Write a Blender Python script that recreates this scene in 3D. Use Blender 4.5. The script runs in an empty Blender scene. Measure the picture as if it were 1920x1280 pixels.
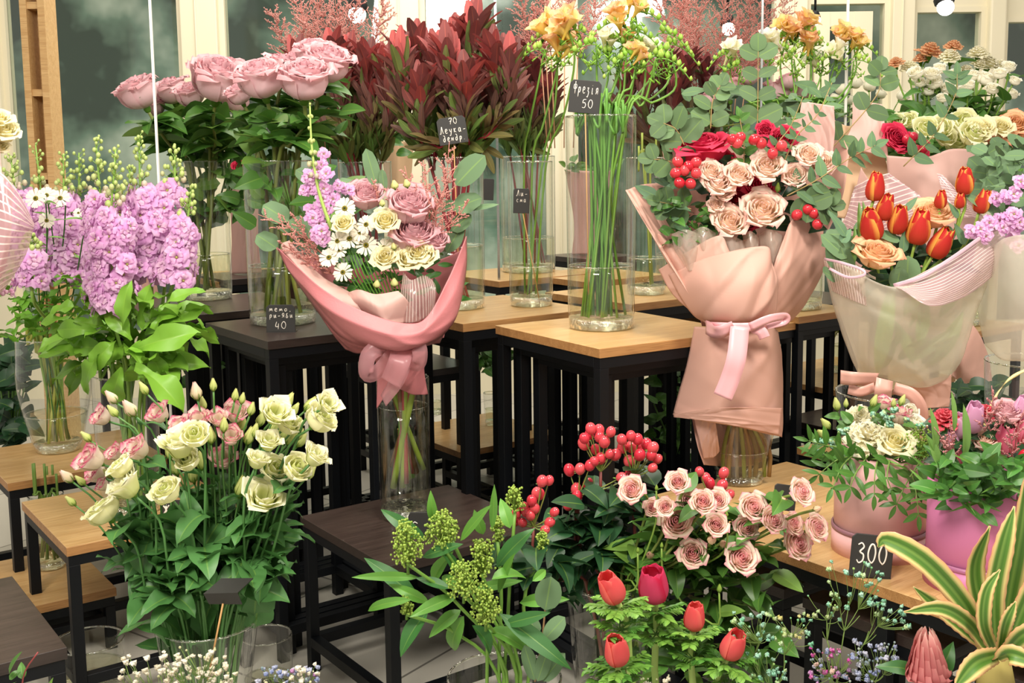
import bpy, math, random
import numpy as np
from mathutils import Vector, Matrix
sc = bpy.context.scene
C = sc.collection
random.seed(7)
RS = np.random.RandomState(11)

# ------------------------------------------------------------------ camera
F, PITCH, ROLL, CY, CZ = 2075.6, .1218, -.0124, 558.9, 1.3
cd = bpy.data.cameras.new('camera'); cam = bpy.data.objects.new('camera', cd); C.objects.link(cam)
cd.sensor_width = 36; cd.lens = F/1920*36; cd.shift_y = -(640-CY)/1920; cd.clip_start = .05; cd.clip_end = 100
cam.matrix_world = Matrix.Translation((0, 0, CZ)) @ Matrix.Rotation(math.pi/2-PITCH, 4, 'X') @ Matrix.Rotation(ROLL, 4, 'Z')
sc.camera = cam
sc.cycles.transparent_max_bounces = 40; sc.cycles.max_bounces = 10

# ------------------------------------------------------------------ world, lights, exposure
w = bpy.data.worlds.new('world'); sc.world = w; w.use_nodes = True
bg = w.node_tree.nodes['Background']; bg.inputs[0].default_value = (1.0, .91, .8, 1); bg.inputs[1].default_value = .5
def area(name, loc, target, size, power, col):
    l = bpy.data.lights.new(name, 'AREA'); l.shape = 'RECTANGLE'; l.size = size[0]; l.size_y = size[1]; l.energy = power; l.color = col
    o = bpy.data.objects.new(name, l); C.objects.link(o); o.location = loc
    o.rotation_euler = (Vector(target)-Vector(loc)).to_track_quat('-Z', 'Y').to_euler()
area('ceiling_panel_light', (-.9, .3, 2.85), (-.1, 3.0, .7), (1.1, .7), 74, (1, .93, .83))
area('ceiling_panel_light', (1.3, .9, 2.95), (.4, 3.0, .6), (.5, .5), 52, (1, .93, .83))
area('ceiling_panel_light', (-.2, 3.3, 3.0), (-.1, 3.3, 0), (2.6, .5), 40, (1, .93, .83))
area('ceiling_panel_light', (0, 5.3, 3.0), (0, 5.6, .6), (4, .8), 42, (1, .93, .83))
sc.view_settings.view_transform = 'Standard'; sc.view_settings.look = 'None'
sc.view_settings.exposure = 0.36; sc.view_settings.gamma = 1; sc.view_settings.use_curve_mapping = False

# ------------------------------------------------------------------ picking helpers: pixel + distance -> point
_cp, _sp, _cr, _sr = math.cos(PITCH), math.sin(PITCH), math.cos(ROLL), math.sin(ROLL)
def ray(px, py):
    a = (px-960)/F; b = -(py-CY)/F
    x = a*_cr+b*_sr; u = -a*_sr+b*_cr
    return np.array([x, u*_sp+_cp, u*_cp-_sp])
def P(px, py, d):
    r = ray(px, py); return r/r[1]*d+np.array([0, 0, CZ])
def Pz(px, py, z):
    r = ray(px, py); return r*((z-CZ)/r[2])+np.array([0, 0, CZ])
def S(px, d): return px*d/F
def hexc(h):
    return np.array([((int(h[i:i+2], 16)/255+.055)/1.055)**2.4 if int(h[i:i+2], 16) > 10 else int(h[i:i+2], 16)/255/12.92 for i in (0, 2, 4)])
def mix(a, b, t): return np.asarray(a)*(1-t)+np.asarray(b)*t

# ------------------------------------------------------------------ mesh builder
class MB:
    def __init__(s): s.v = []; s.f = []; s.c = []; s.n = 0; s.uv = []
    def raw(s, v, f, c, uv=None):
        v = np.asarray(v, float).reshape(-1, 3); c = np.asarray(c, float)
        if c.ndim == 1: c = np.tile(c, (len(v), 1))
        s.v.append(v); s.c.append(c.reshape(-1, 3)); s.uv.append(np.zeros((len(v), 2)) if uv is None else np.asarray(uv).reshape(-1, 2))
        s.f += [tuple(i+s.n for i in q) for q in f]; s.n += len(v); return s
    def grid(s, Pt, col, closed=False, uv=None):
        n, m = Pt.shape[:2]; f = []
        for i in range(n-1):
            for j in range(m if closed else m-1):
                k = (j+1) % m; f.append((i*m+j, i*m+k, (i+1)*m+k, (i+1)*m+j))
        return s.raw(Pt.reshape(-1, 3), f, col if np.ndim(col) == 1 else np.asarray(col).reshape(-1, 3), uv)
    def tube(s, pts, r, col, n=6, cap=True, col2=None):
        pts = np.asarray(pts, float); k = len(pts); r = np.broadcast_to(np.asarray(r, float), (k,)) if np.ndim(r) == 0 else np.interp(np.linspace(0, 1, k), np.linspace(0, 1, len(r)), r)
        t = np.gradient(pts, axis=0); t /= np.linalg.norm(t, axis=1)[:, None]+1e-12
        a = np.array([1., 0, 0]) if abs(t[0][0]) < .8 else np.array([0, 1., 0])
        rows = []
        for i in range(k):
            b = np.cross(t[i], a); b /= np.linalg.norm(b)+1e-12; a = np.cross(b, t[i])
            an = np.arange(n)*2*math.pi/n
            rows.append(pts[i]+r[i]*(np.outer(np.cos(an), a)+np.outer(np.sin(an), b)))
        g = np.array(rows); col = np.asarray(col, float)
        cc = col if col2 is None else np.repeat(np.array([mix(col, col2, i/(k-1)) for i in range(k)])[:, None], n, 1)
        b0 = s.n; s.grid(g, cc, True)
        if cap: s.f += [tuple(b0+j for j in range(n))[::-1], tuple(b0+(k-1)*n+j for j in range(n))]
        return s
    def lathe(s, prof, col, n=24, c=(0, 0, 0), a0=0, a1=2*math.pi):
        prof = np.asarray(prof, float); full = abs(a1-a0-2*math.pi) < 1e-6
        an = a0+np.arange(n)*(a1-a0)/(n if full else n-1)
        g = np.stack([np.outer(prof[:, 0], np.cos(an)), np.outer(prof[:, 0], np.sin(an)), np.repeat(prof[:, 1:2], n, 1)], -1)+np.asarray(c)
        return s.grid(g, col, full)
    def ball(s, c, r, col, n=6, m=5, sz=1.):
        th = np.linspace(.02, math.pi-.02, m); pr = np.stack([np.sin(th)*r, -np.cos(th)*r*sz], -1)
        return s.lathe(pr, col, n, c)
    def box(s, lo, hi, col):
        x0, y0, z0 = lo; x1, y1, z1 = hi
        v = [(x0, y0, z0), (x1, y0, z0), (x1, y1, z0), (x0, y1, z0), (x0, y0, z1), (x1, y0, z1), (x1, y1, z1), (x0, y1, z1)]
        return s.raw(v, [(0, 3, 2, 1), (4, 5, 6, 7), (0, 1, 5, 4), (1, 2, 6, 5), (2, 3, 7, 6), (3, 0, 4, 7)], col)
    def merge(s, o, M=None, tint=None):
        M = np.array(M if M is not None else Matrix.Identity(4))
        c = np.concatenate(o.c)
        if tint is not None: c = np.clip(c*np.asarray(tint), 0, 1)
        return s.raw(np.concatenate(o.v) @ M[:3, :3].T+M[:3, 3], o.f, c, np.concatenate(o.uv))
    def mesh(s, name, off=(0, 0, 0), smooth=True):
        me = bpy.data.meshes.new(name); v = np.concatenate(s.v)-np.asarray(off)
        me.from_pydata(v.tolist(), [], s.f)
        at = me.color_attributes.new('Col', 'FLOAT_COLOR', 'POINT')
        c = np.ones((len(v), 4), np.float32); c[:, :3] = np.concatenate(s.c); at.data.foreach_set('color', c.ravel())
        uv = np.concatenate(s.uv)
        if np.any(uv):
            l = me.uv_layers.new(name='UVMap'); li = np.zeros(len(me.loops), np.int32); me.loops.foreach_get('vertex_index', li)
            l.data.foreach_set('uv', uv[li].astype(np.float32).ravel())
        if smooth: me.polygons.foreach_set('use_smooth', [True]*len(me.polygons))
        me.update(); return me

def crom(p, n):
    p = np.asarray(p, float); k = len(p)
    if k == 2: return np.array([p[0]+(p[1]-p[0])*t for t in np.linspace(0, 1, n)])
    q = np.vstack([2*p[0]-p[1], p, 2*p[-1]-p[-2]]); out = []
    for t in np.linspace(0, k-1, n):
        i = min(int(t), k-2); f = t-i; a, b, c, d = q[i:i+4]
        out.append(.5*((2*b)+(c-a)*f+(2*a-5*b+4*c-d)*f*f+(3*b-3*c+d-a)*f**3))
    return np.array(out)
def sheetpts(rows, n=16, m=24):
    R = [crom(r, m) for r in rows]; R = np.array(R)
    return np.array([crom(R[:, j], n) for j in range(m)]).transpose(1, 0, 2)

# ------------------------------------------------------------------ materials
def nmat(name, rough=.5, col=None, attr=False, transl=0, metal=0, spec=.5, sheen=0):
    m = bpy.data.materials.new(name); m.use_nodes = True; nt = m.node_tree; N = nt.nodes; L = nt.links
    b = N['Principled BSDF']; b.inputs['Roughness'].default_value = rough; b.inputs['Metallic'].default_value = metal
    b.inputs['Specular IOR Level'].default_value = spec
    if col is not None: b.inputs['Base Color'].default_value = (*hexc(col), 1)
    if attr:
        a = N.new('ShaderNodeAttribute'); a.attribute_name = 'Col'; L.new(a.outputs['Color'], b.inputs['Base Color'])
    if transl:
        t = N.new('ShaderNodeBsdfTranslucent'); x = N.new('ShaderNodeMixShader'); x.inputs[0].default_value = transl
        if attr: L.new(a.outputs['Color'], t.inputs[0])
        else: t.inputs[0].default_value = (*hexc(col), 1)
        L.new(b.outputs[0], x.inputs[1]); L.new(t.outputs[0], x.inputs[2]); L.new(x.outputs[0], N['Material Output'].inputs[0])
    return m
def bump(m, scale, strength, detail=3, src='Object', stretch=(1, 1, 1), dist=.002):
    nt = m.node_tree; N = nt.nodes; L = nt.links; b = N['Principled BSDF']
    tc = N.new('ShaderNodeTexCoord'); mp = N.new('ShaderNodeMapping'); mp.inputs['Scale'].default_value = stretch
    n = N.new('ShaderNodeTexNoise'); n.inputs['Scale'].default_value = scale; n.inputs['Detail'].default_value = detail
    bp = N.new('ShaderNodeBump'); bp.inputs['Strength'].default_value = strength; bp.inputs['Distance'].default_value = dist
    L.new(tc.outputs[src], mp.inputs[0]); L.new(mp.outputs[0], n.inputs['Vector']); L.new(n.outputs[0], bp.inputs['Height']); L.new(bp.outputs[0], b.inputs['Normal'])
    return m
def wood(name, c1, c2, c3, rough):
    m = nmat(name, rough, c1); nt = m.node_tree; N = nt.nodes; L = nt.links; b = N['Principled BSDF']
    tc = N.new('ShaderNodeTexCoord'); mp = N.new('ShaderNodeMapping'); mp.inputs['Scale'].default_value = (2.2, 34, 34)
    n = N.new('ShaderNodeTexNoise'); n.inputs['Scale'].default_value = 1.6; n.inputs['Detail'].default_value = 6; n.inputs['Distortion'].default_value = .6
    mp2 = N.new('ShaderNodeMapping'); mp2.inputs['Scale'].default_value = (14, 420, 420)
    n2 = N.new('ShaderNodeTexNoise'); n2.inputs['Scale'].default_value = 1; n2.inputs['Detail'].default_value = 2
    r = N.new('ShaderNodeValToRGB'); e = r.color_ramp.elements; e[0].position = .3; e[1].position = .72
    e[0].color = (*hexc(c2), 1); e[1].color = (*hexc(c1), 1)
    x = N.new('ShaderNodeMix'); x.data_type = 'RGBA'; x.blend_type = 'MIX'
    r2 = N.new('ShaderNodeValToRGB'); r2.color_ramp.elements[0].position = .36; r2.color_ramp.elements[1].position = .5
    r2.color_ramp.elements[0].color = (.55, .55, .55, 1); r2.color_ramp.elements[1].color = (0, 0, 0, 1)
    L.new(tc.outputs['Object'], mp.inputs[0]); L.new(mp.outputs[0], n.inputs['Vector']); L.new(n.outputs[0], r.inputs[0])
    L.new(tc.outputs['Object'], mp2.inputs[0]); L.new(mp2.outputs[0], n2.inputs['Vector']); L.new(n2.outputs[0], r2.inputs[0])
    L.new(r2.outputs[0], x.inputs[0]); L.new(r.outputs[0], x.inputs[6]); x.inputs[7].default_value = (*hexc(c3), 1); L.new(x.outputs[2], b.inputs['Base Color'])
    return m
def glassmat(name, tint=(1, 1, 1), strength=1.0, rough=.0, ior=1.45, body=0, bodycol='FFFFFF'):
    """thin clear sheet: transmits straight, reflects by angle"""
    m = bpy.data.materials.new(name); m.use_nodes = True; nt = m.node_tree; N = nt.nodes; L = nt.links
    N.remove(N['Principled BSDF']); t = N.new('ShaderNodeBsdfTransparent'); t.inputs[0].default_value = (*tint, 1)
    g = N.new('ShaderNodeBsdfGlossy'); g.inputs['Roughness'].default_value = rough; g.inputs[0].default_value = (1, 1, 1, 1)
    fr = N.new('ShaderNodeLayerWeight'); fr.inputs[0].default_value = .5; pw = N.new('ShaderNodeMath'); pw.operation = 'POWER'; pw.inputs[1].default_value = 3.2
    mu = N.new('ShaderNodeMath'); mu.operation = 'MULTIPLY_ADD'; mu.use_clamp = True; mu.inputs[1].default_value = .42*strength; mu.inputs[2].default_value = .035*strength
    x = N.new('ShaderNodeMixShader'); L.new(fr.outputs['Facing'], pw.inputs[0]); L.new(pw.outputs[0], mu.inputs[0]); L.new(mu.outputs[0], x.inputs[0]); L.new(t.outputs[0], x.inputs[1]); L.new(g.outputs[0], x.inputs[2])
    out = x
    if body:
        d = N.new('ShaderNodeBsdfDiffuse'); d.inputs[0].default_value = (*hexc(bodycol), 1); tr = N.new('ShaderNodeBsdfTranslucent'); tr.inputs[0].default_value = (*hexc(bodycol), 1)
        a = N.new('ShaderNodeMixShader'); a.inputs[0].default_value = .45; L.new(d.outputs[0], a.inputs[1]); L.new(tr.outputs[0], a.inputs[2])
        y = N.new('ShaderNodeMixShader'); y.inputs[0].default_value = body; L.new(x.outputs[0], y.inputs[1]); L.new(a.outputs[0], y.inputs[2]); out = y
        m['mixnode'] = y.name
    L.new(out.outputs[0], N['Material Output'].inputs[0]); return m
M = {}
M['petal'] = nmat('petal', .65, attr=True, transl=.38, spec=.25)
M['leaf'] = nmat('leaf', .42, attr=True, transl=.2, spec=.5)
M['matte_leaf'] = nmat('matte_leaf', .62, attr=True, transl=.15, spec=.35)
M['stem'] = nmat('stem', .5, attr=True)
M['berry'] = nmat('berry', .18, attr=True, spec=.6)
M['oak'] = wood('oak', 'D6B27C', 'C09660', 'A47A48', .3)
M['oak_edge'] = wood('oak_edge', 'B98A55', '9C6F40', '7E552E', .5)
M['dark_oak'] = wood('dark_oak', '4A3C36', '3A2E29', '241B17', .33)
M['dark_edge'] = wood('dark_edge', '352A26', '2A201C', '1A1310', .42)
M['black_metal'] = nmat('black_metal', .5, '05080D', spec=.28)
M['chalkboard'] = nmat('chalkboard', .55, '2B2A28')
M['chalk'] = nmat('chalk', .8, 'EDE6DA')
M['stick'] = nmat('stick', .6, 'C89A62')
M['glass'] = glassmat('vase_glass', (.975, .982, .965), 1.9, .03)
M['glass_base'] = glassmat('vase_base_glass', (.9, .92, .84), 4.5, .03)
bt = M['glass_base'].node_tree; _n = bt.nodes.new('ShaderNodeTexNoise'); _n.inputs['Scale'].default_value = 60
_b = bt.nodes.new('ShaderNodeBump'); _b.inputs['Strength'].default_value = 1; _b.inputs['Distance'].default_value = .01
_tc = bt.nodes.new('ShaderNodeTexCoord'); bt.links.new(_tc.outputs['Object'], _n.inputs['Vector']); bt.links.new(_n.outputs[0], _b.inputs['Height'])
for q in bt.nodes:
    if q.type in ('BSDF_GLOSSY', 'LAYER_WEIGHT'): bt.links.new(_b.outputs[0], q.inputs['Normal'])
M['water'] = glassmat('water', (.94, .945, .85), 1.3, .0, 1.33)
M['pane'] = glassmat('pane', (.93, .96, .94), .9, .0)
M['cream'] = nmat('cream_paint', .5, 'E4DCC0')
M['steel'] = nmat('steel', .25, 'C8CCCC', metal=1)
M['pigment'] = nmat('pigment', .6, attr=True)

# ------------------------------------------------------------------ objects
WM = {}
def obj(name, mb, mat, parent=None, label=None, mtx=None, loc=None, smooth=True, kind=None):
    """mb: MB in world coordinates (mtx None) or a ready mesh placed by mtx"""
    if loc is None: loc = WM[parent.name].to_translation() if parent else Vector((0, 0, 0))
    if isinstance(mb, MB):
        me = mb.mesh(name, tuple(loc), smooth); Mx = Matrix.Translation(loc)
    else: me = mb; Mx = mtx if mtx is not None else Matrix.Translation(loc)
    o = bpy.data.objects.new(name, me); C.objects.link(o); WM[o.name] = Mx
    if mat is not None and len(me.materials) == 0: me.materials.append(M[mat] if isinstance(mat, str) else mat)
    if parent: o.parent = parent; o.matrix_parent_inverse = WM[parent.name].inverted()
    o.matrix_basis = Mx
    if label: o['label'] = label
    if kind: o['kind'] = kind
    return o
def thing(name, label, cat, loc, group=None):
    o = bpy.data.objects.new(name, None); C.objects.link(o); o.empty_display_size = .02
    Mx = Matrix.Translation(Vector(tuple(float(a) for a in loc))); o.matrix_basis = Mx; WM[o.name] = Mx
    o['label'] = label; o['category'] = cat
    if group: o['group'] = group
    return o
def struct(name, mb, mat, smooth=False, loc=None):
    o = obj(name, mb, mat, None, smooth=smooth, loc=loc); o['kind'] = 'structure'; return o
def solid(o, t, off=0, bev=0):
    s = o.modifiers.new('thickness', 'SOLIDIFY'); s.thickness = t; s.offset = off
    if bev: b = o.modifiers.new('bevel', 'BEVEL'); b.width = bev; b.segments = 2; b.limit_method = 'ANGLE'
    return o
def bevel(o, w, seg=2):
    b = o.modifiers.new('bevel', 'BEVEL'); b.width = w; b.segments = seg; b.limit_method = 'ANGLE'; return o
def nrm(v):
    v = np.asarray(v, float); return v/(np.linalg.norm(v)+1e-12)
def frameZ(pos, axis, s=1., spin=0., sz=None):
    z = nrm(axis); a = np.array([0, 1., 0]) if abs(z[1]) < .9 else np.array([1., 0, 0]); x = nrm(np.cross(a, z)); y = np.cross(z, x)
    R = Matrix(((x[0], y[0], z[0], 0), (x[1], y[1], z[1], 0), (x[2], y[2], z[2], 0), (0, 0, 0, 1)))
    return Matrix.Translation(Vector(tuple(pos))) @ R @ Matrix.Rotation(spin, 4, 'Z') @ Matrix.Diagonal((s, s, sz if sz else s, 1))
def frameX(pos, d, up=(0, 0, 1), L=1., W=None, roll=0.):
    x = nrm(d); u = np.asarray(up, float)
    if abs(np.dot(x, nrm(u))) > .97: u = np.array([0, -1., .1])
    y = nrm(np.cross(u, x)); z = np.cross(x, y); W = W or L
    R = Matrix(((x[0], y[0], z[0], 0), (x[1], y[1], z[1], 0), (x[2], y[2], z[2], 0), (0, 0, 0, 1)))
    return Matrix.Translation(Vector(tuple(pos))) @ R @ Matrix.Rotation(roll, 4, 'X') @ Matrix.Diagonal((L, W, W, 1))
def U(a, b): return random.uniform(a, b)

# ------------------------------------------------------------------ plant shapes (unit size, pigment stored per vertex)
def revpetal(mb, prof, phi0, spread, cin, cout, cedge=None, p=4, ov=.12, ruf=0, k=5, twist=0, nu=7, nv=8, edge=.8, basew=1., point=0, cp=1., um=0):
    u = np.linspace(-1, 1, nu); v = np.linspace(0, 1, nv); pr = crom([(a, b) for a, b in prof], nv)
    Uu, V = np.meshgrid(u, v); sh = np.sqrt(np.clip(1-V**p, 0.012, 1))*(basew+(1-basew)*np.clip(V*2, 0, 1))
    ph = phi0+Uu*spread*sh+twist*V
    r = pr[:, 0][:, None]*(1+ov*Uu)+ruf*.5*np.sin(k*Uu+phi0*3)*V**3
    z = pr[:, 1][:, None]-point*(Uu**2)*V**2+ruf*np.sin(k*Uu*1.3+phi0)*V**3
    g = np.stack([r*np.cos(ph), r*np.sin(ph), z], -1)
    Vc = V[..., None]**cp; c = np.asarray(cin)[None, None]*(1-Vc)+np.asarray(cout)[None, None]*Vc
    if cedge is not None:
        e = np.clip((np.abs(Uu)*1.25*(V > .08)+.35*V**3-.78)/.4, 0, 1)[..., None] if um else np.clip((np.maximum(V, np.abs(Uu)*V**.5)-edge)/(1-edge), 0, 1)[..., None]**.7; c = c*(1-e)+np.asarray(cedge)*e
    mb.grid(g, c)
GREEN = hexc('5E8A2E'); DKG = hexc('2F5A22'); LTG = hexc('9CC24A')
def sepals(mb, n, L, r, col, open_=.6, w=.35):
    for i in range(n):
        revpetal(mb, [(.02, -.02), (r*.7, L*.15), (r+open_*.15, L*.55), (r+open_*.5, L)], i*2*math.pi/n, w, col, mix(col, LTG, .3), p=1.2, nu=3, nv=5, ov=0)
def rose_mb(seed, cin, cout, cedge, opn=.7, K=6, ruf=.02, point=.02, calyx=True):
    random.seed(seed); mb = MB()
    for k in range(K):
        f = k/(K-1); rm = .12+.68*f**.9; h = 1.12-.22*f*opn; fl = opn*max(0, f-.1)**1.2*.34; n = 2+(k > 0)+(k > 1)+(k > 3)
        off = U(0, 6.28)
        for i in range(n):
            j = U(.93, 1.07)
            pr = [(.04, -.02), (rm*.62, .1+.04*f), (rm*.98*j, .42*h), (rm*(.92+fl*.6), .78*h*j), (rm*(.86+fl*1.9)*j, h*j-fl*.22), (rm*(.84+fl*3.)*j, h*j-fl*.55)]
            revpetal(mb, pr, off+i*2*math.pi/n+U(-.15, .15), math.pi/n*1.3, mix(cin, cout, f), mix(cin, cout, min(1, f+.2)), cedge, p=10, ov=.1, ruf=ruf*(f+.3), k=U(3, 6), nu=9, nv=10, edge=.78, point=point)
    if calyx: sepals(mb, 5, .5, .35, GREEN, .9, .28); mb.ball((0, 0, -.05), .17, GREEN, 8, 5)
    return mb
def cup_mb(seed, cin, cout, cedge, K=3, n=4, flare=.35, edge=.75, h=1.15, ruf=.05, calyx=GREEN):
    random.seed(seed); mb = MB()
    for k in range(K):
        f = (k+1)/K; rm = .3+.42*f; off = U(0, 6.28)
        for i in range(n):
            j = U(.92, 1.08); fl = flare*f
            pr = [(.05, 0), (rm*.6, .18), (rm*.92*j, .5*h), (rm*(1+fl*.4), .8*h*j), (rm*(1.02+fl*1.5)*j, h*j-.04*fl)]
            revpetal(mb, pr, off+i*2*math.pi/n, math.pi/n*1.35, cin, cout, cedge, p=6, ov=.1, ruf=ruf, k=U(4, 7), nu=9, nv=9, edge=edge)
    if calyx is not None: sepals(mb, 5, .6, .28, calyx, .5, .16); mb.ball((0, 0, 0), .14, calyx, 8, 5)
    return mb
def bud_mb(seed, cin, cout, L=1.7, R=.42, n=4, twist=1.2, calyx=GREEN, cedge=None):
    random.seed(seed); mb = MB()
    for k in range(2):
        for i in range(n):
            pr = [(.04, 0), (R*.8, L*.18), (R*(1-.08*k), L*.42), (R*.55, L*.75), (R*(.12+.12*(1-k)), L*(1-.04*k))]
            revpetal(mb, pr, k*.7+i*2*math.pi/n, math.pi/n*1.4, cin, cout, cedge, p=5, ov=.14, twist=twist, nu=5, nv=9)
    sepals(mb, 5, L*.42, R*.95, calyx, .15, .18); mb.ball((0, 0, 0), .16, calyx, 7, 5); return mb
def tulip_mb(seed, cin, cout, cedge, opn=.3, h=2.35, sep=False):
    random.seed(seed); mb = MB()
    for k in (0, 1):
        for i in range(3):
            j = U(.95, 1.05); R = .66+.05*k
            pr = [(.06, 0), (R*.72, .12), (R*1.05, .26*h), (R*(.98+.1*opn), .56*h), (R*(.6+.5*opn)*j, h*.9*j), (R*(.42+.7*opn)*j, h*j)]
            revpetal(mb, pr, k*math.pi/3+i*2*math.pi/3+U(-.06, .06), math.pi/3*1.28, cin, cout, cedge, p=3.2, ov=.05, nu=11, nv=12, edge=.8, point=.12, ruf=.012, cp=.25, um=1)
    return mb
def H_(h): return hexc(h)
def daisy_mb(seed, c=hexc('FBF6E8'), cc=hexc('5F5A22')):
    random.seed(seed); mb = MB()
    for k in (0, 1):
        for i in range(13-3*k):
            pr = [(.2, .0+.03*k), (.5, .07+.05*k), (.8, .08+.06*k), (1.0*U(.9, 1.05), .02+.08*k)]
            revpetal(mb, pr, i*2*math.pi/(13-3*k)+.3*k+U(-.06, .06), .17, c, mix(c, H_('E8DCC8'), .3*k), None, p=6, ov=0, nu=3, nv=5)
    mb.ball((0, 0, .04), .25, mix(cc, H_('B8A83A'), .5), 10, 6, .55); mb.ball((0, 0, .1), .17, mix(cc, hexc('2C3A18'), .6), 8, 5, .5)
    mb.lathe([(.03, -.25), (.16, -.1), (.28, 0)], GREEN, 8); return mb
def stockfl_mb(seed, c=hexc('E2A2DC'), c2=hexc('F7DAEE')):
    random.seed(seed); mb = MB()
    for k in range(3):
        n = 4; R = 1-.24*k
        for i in range(n):
            pr = [(.06, -.2), (.14, .0+.12*k), (R*.55, .14+.16*k), (R*.9, .1+.16*k+U(-.08, .08)), (R*1.02, .0+.2*k+U(-.08, .12))]
            revpetal(mb, pr, k*.8+i*math.pi/2+U(-.2, .2), .62, mix(c, hexc('C8D890'), .35 if k == 2 else 0), mix(c, c2, U(.1, .8)), None, p=7, ov=.05, ruf=.07, k=U(3, 6), nu=5, nv=6)
    mb.ball((0, 0, .12), .12, hexc('C9CF7A'), 6, 4); mb.tube([(0, 0, -.9), (0, 0, -.1)], [.07, .14], hexc('8DB055'), 5)
    return mb
def freesia_mb(seed, cin, cout, cedge):
    random.seed(seed); mb = MB()
    for k in (0, 1):
        for i in range(3):
            pr = [(.07, -.9), (.1, -.3), (.26, .25), (.5, .75), (.85-.15*k, 1.0+.06*k)]
            revpetal(mb, pr, k*math.pi/3+i*2*math.pi/3, math.pi/3*1.15, cin, cout, cedge, p=5, ov=.08, nu=7, nv=8, edge=.7, ruf=.04)
    mb.tube([(0, 0, -1.1), (0, 0, -.75)], [.08, .12], GREEN, 6)
    for i in range(3): mb.tube([(0, 0, .1), (.05*i, .05-.05*i, .85)], .02, hexc('F6EFC8'), 4)
    return mb
def carn_mb(seed, c, c2):
    random.seed(seed); mb = MB()
    for k in range(6):
        f = k/5; n = 5+k
        for i in range(n):
            j = U(.9, 1.1); r = .12+.85*f; z = .95-.75*f**1.6
            pr = [(.05, 0), (r*.35, z*.5), (r*.7, z*.85), (r*.95*j, z), (r*1.05*j, z-.04*f)]
            revpetal(mb, pr, U(0, .5)+i*2*math.pi/n, math.pi/n*1.25, mix(c2, c, .4), c, c2, p=8, ov=.1, ruf=.085, k=14, nu=17, nv=6)
    sepals(mb, 5, .4, .2, GREEN, .1, .5); mb.tube([(0, 0, -.6), (0, 0, 0)], [.16, .26], GREEN, 8); return mb
def leaf_mb(shape='ovate', w=.25, fold=.25, droop=.5, wave=.0, c=DKG, rib=None, n=9, m=5, edgec=None, seed=0, thick=0):
    s = np.linspace(0, 1, n); t = np.array([-1, -.55, -.09, 0, .09, .55, 1]); m = 7
    if shape == 'lance': W = np.sin(math.pi*s**.85)**.85
    elif shape == 'ovate': W = np.sin(math.pi*s**.62)**.8
    elif shape == 'round': W = np.sqrt(np.clip(1-(2*s-1)**2, 0, 1))
    elif shape == 'heart': W = np.sqrt(np.clip(1-(2*s**.8-1)**2, 0, 1))
    elif shape == 'spat': W = np.clip(np.sin(math.pi*s**1.7)**.75+.12*(1-s), 0, 1)
    elif shape == 'blunt': W = np.sin(math.pi*np.clip(s*.93+.03, 0, 1)**1.15)**.75
    elif shape == 'strap': W = np.clip((1-s**3.0), 0, 1)*.9+.02
    W = np.clip(W, .015, 1); th = -droop*(s-.15)
    x = np.concatenate([[0], np.cumsum(np.cos(th[1:]))/(n-1)]); z = np.concatenate([[0], np.cumsum(np.sin(th[1:]))/(n-1)])
    Y = np.outer(W, t)*w; Z = z[:, None]+np.abs(Y)*fold+wave*w*np.sin(s*11+seed)[:, None]*t[None]
    g = np.stack([np.repeat(x[:, None], m, 1)-np.abs(Y)*0, Y, Z], -1)
    rib = mix(c, LTG, .3) if rib is None else rib
    cc = np.zeros((n, m, 3)); cc[:] = c
    cc[:, m//2] = rib
    if edgec is not None: cc[:, :2] = edgec; cc[:, -2:] = edgec; 
    mb = MB(); mb.grid(g, cc); return mb
def leaves(shape, w, c, k=4, **kw):
    out = []
    for i in range(k):
        a = dict(fold=.2+.12*(i % 3), droop=.25+.35*(i % 4), wave=.08*(i % 2), seed=i); a.update(kw)
        out.append(leaf_mb(shape, w*(.9+.07*(i % 3)), c=mix(c, np.asarray(c)*1.35, (i % 3)/3), **a))
    return out
LF = dict(
    rose=leaves('ovate', .3, hexc('4A7630'))+leaves('ovate', .32, hexc('6E9440'), k=1), rosel=leaves('ovate', .32, hexc('7DA24A')), lis=leaves('ovate', .34, hexc('4A7A40'), wave=.15),
    stock=leaves('spat', .19, hexc('78AA36'), wave=.4, droop=.9), euc=leaves('round', .44, hexc('607C58'), fold=.08, droop=.15), eucs=leaves('ovate', .27, hexc('5C7C5C'), fold=.1, droop=.2),
    skim=leaves('lance', .15, hexc('5C9038')), skimd=leaves('lance', .16, hexc('3A6E34')), leuc=leaves('blunt', .085, hexc('4E6B34'), fold=.35, droop=.35), hyp=leaves('ovate', .3, hexc('24492A')),
    tul=leaves('lance', .12, hexc('7FA95A'), fold=.5, droop=.4), small=leaves('ovate', .28, hexc('4C7A34')), pist=leaves('lance', .16, hexc('4A7A34'), fold=.1, droop=.4), grass=leaves('lance', .04, hexc('5F8E38'), droop=.8))
FR_E = None
PAL = {}
def proto(key, fn, k=3):
    """k varied meshes of one bloom kind"""
    if key not in PAL:
        PAL[key] = [fn(i*13+hash_(key)) for i in range(k)]
    return PAL[key]
def hash_(s): return sum(ord(c)*(i+3) for i, c in enumerate(s)) % 997
H = hexc
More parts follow.
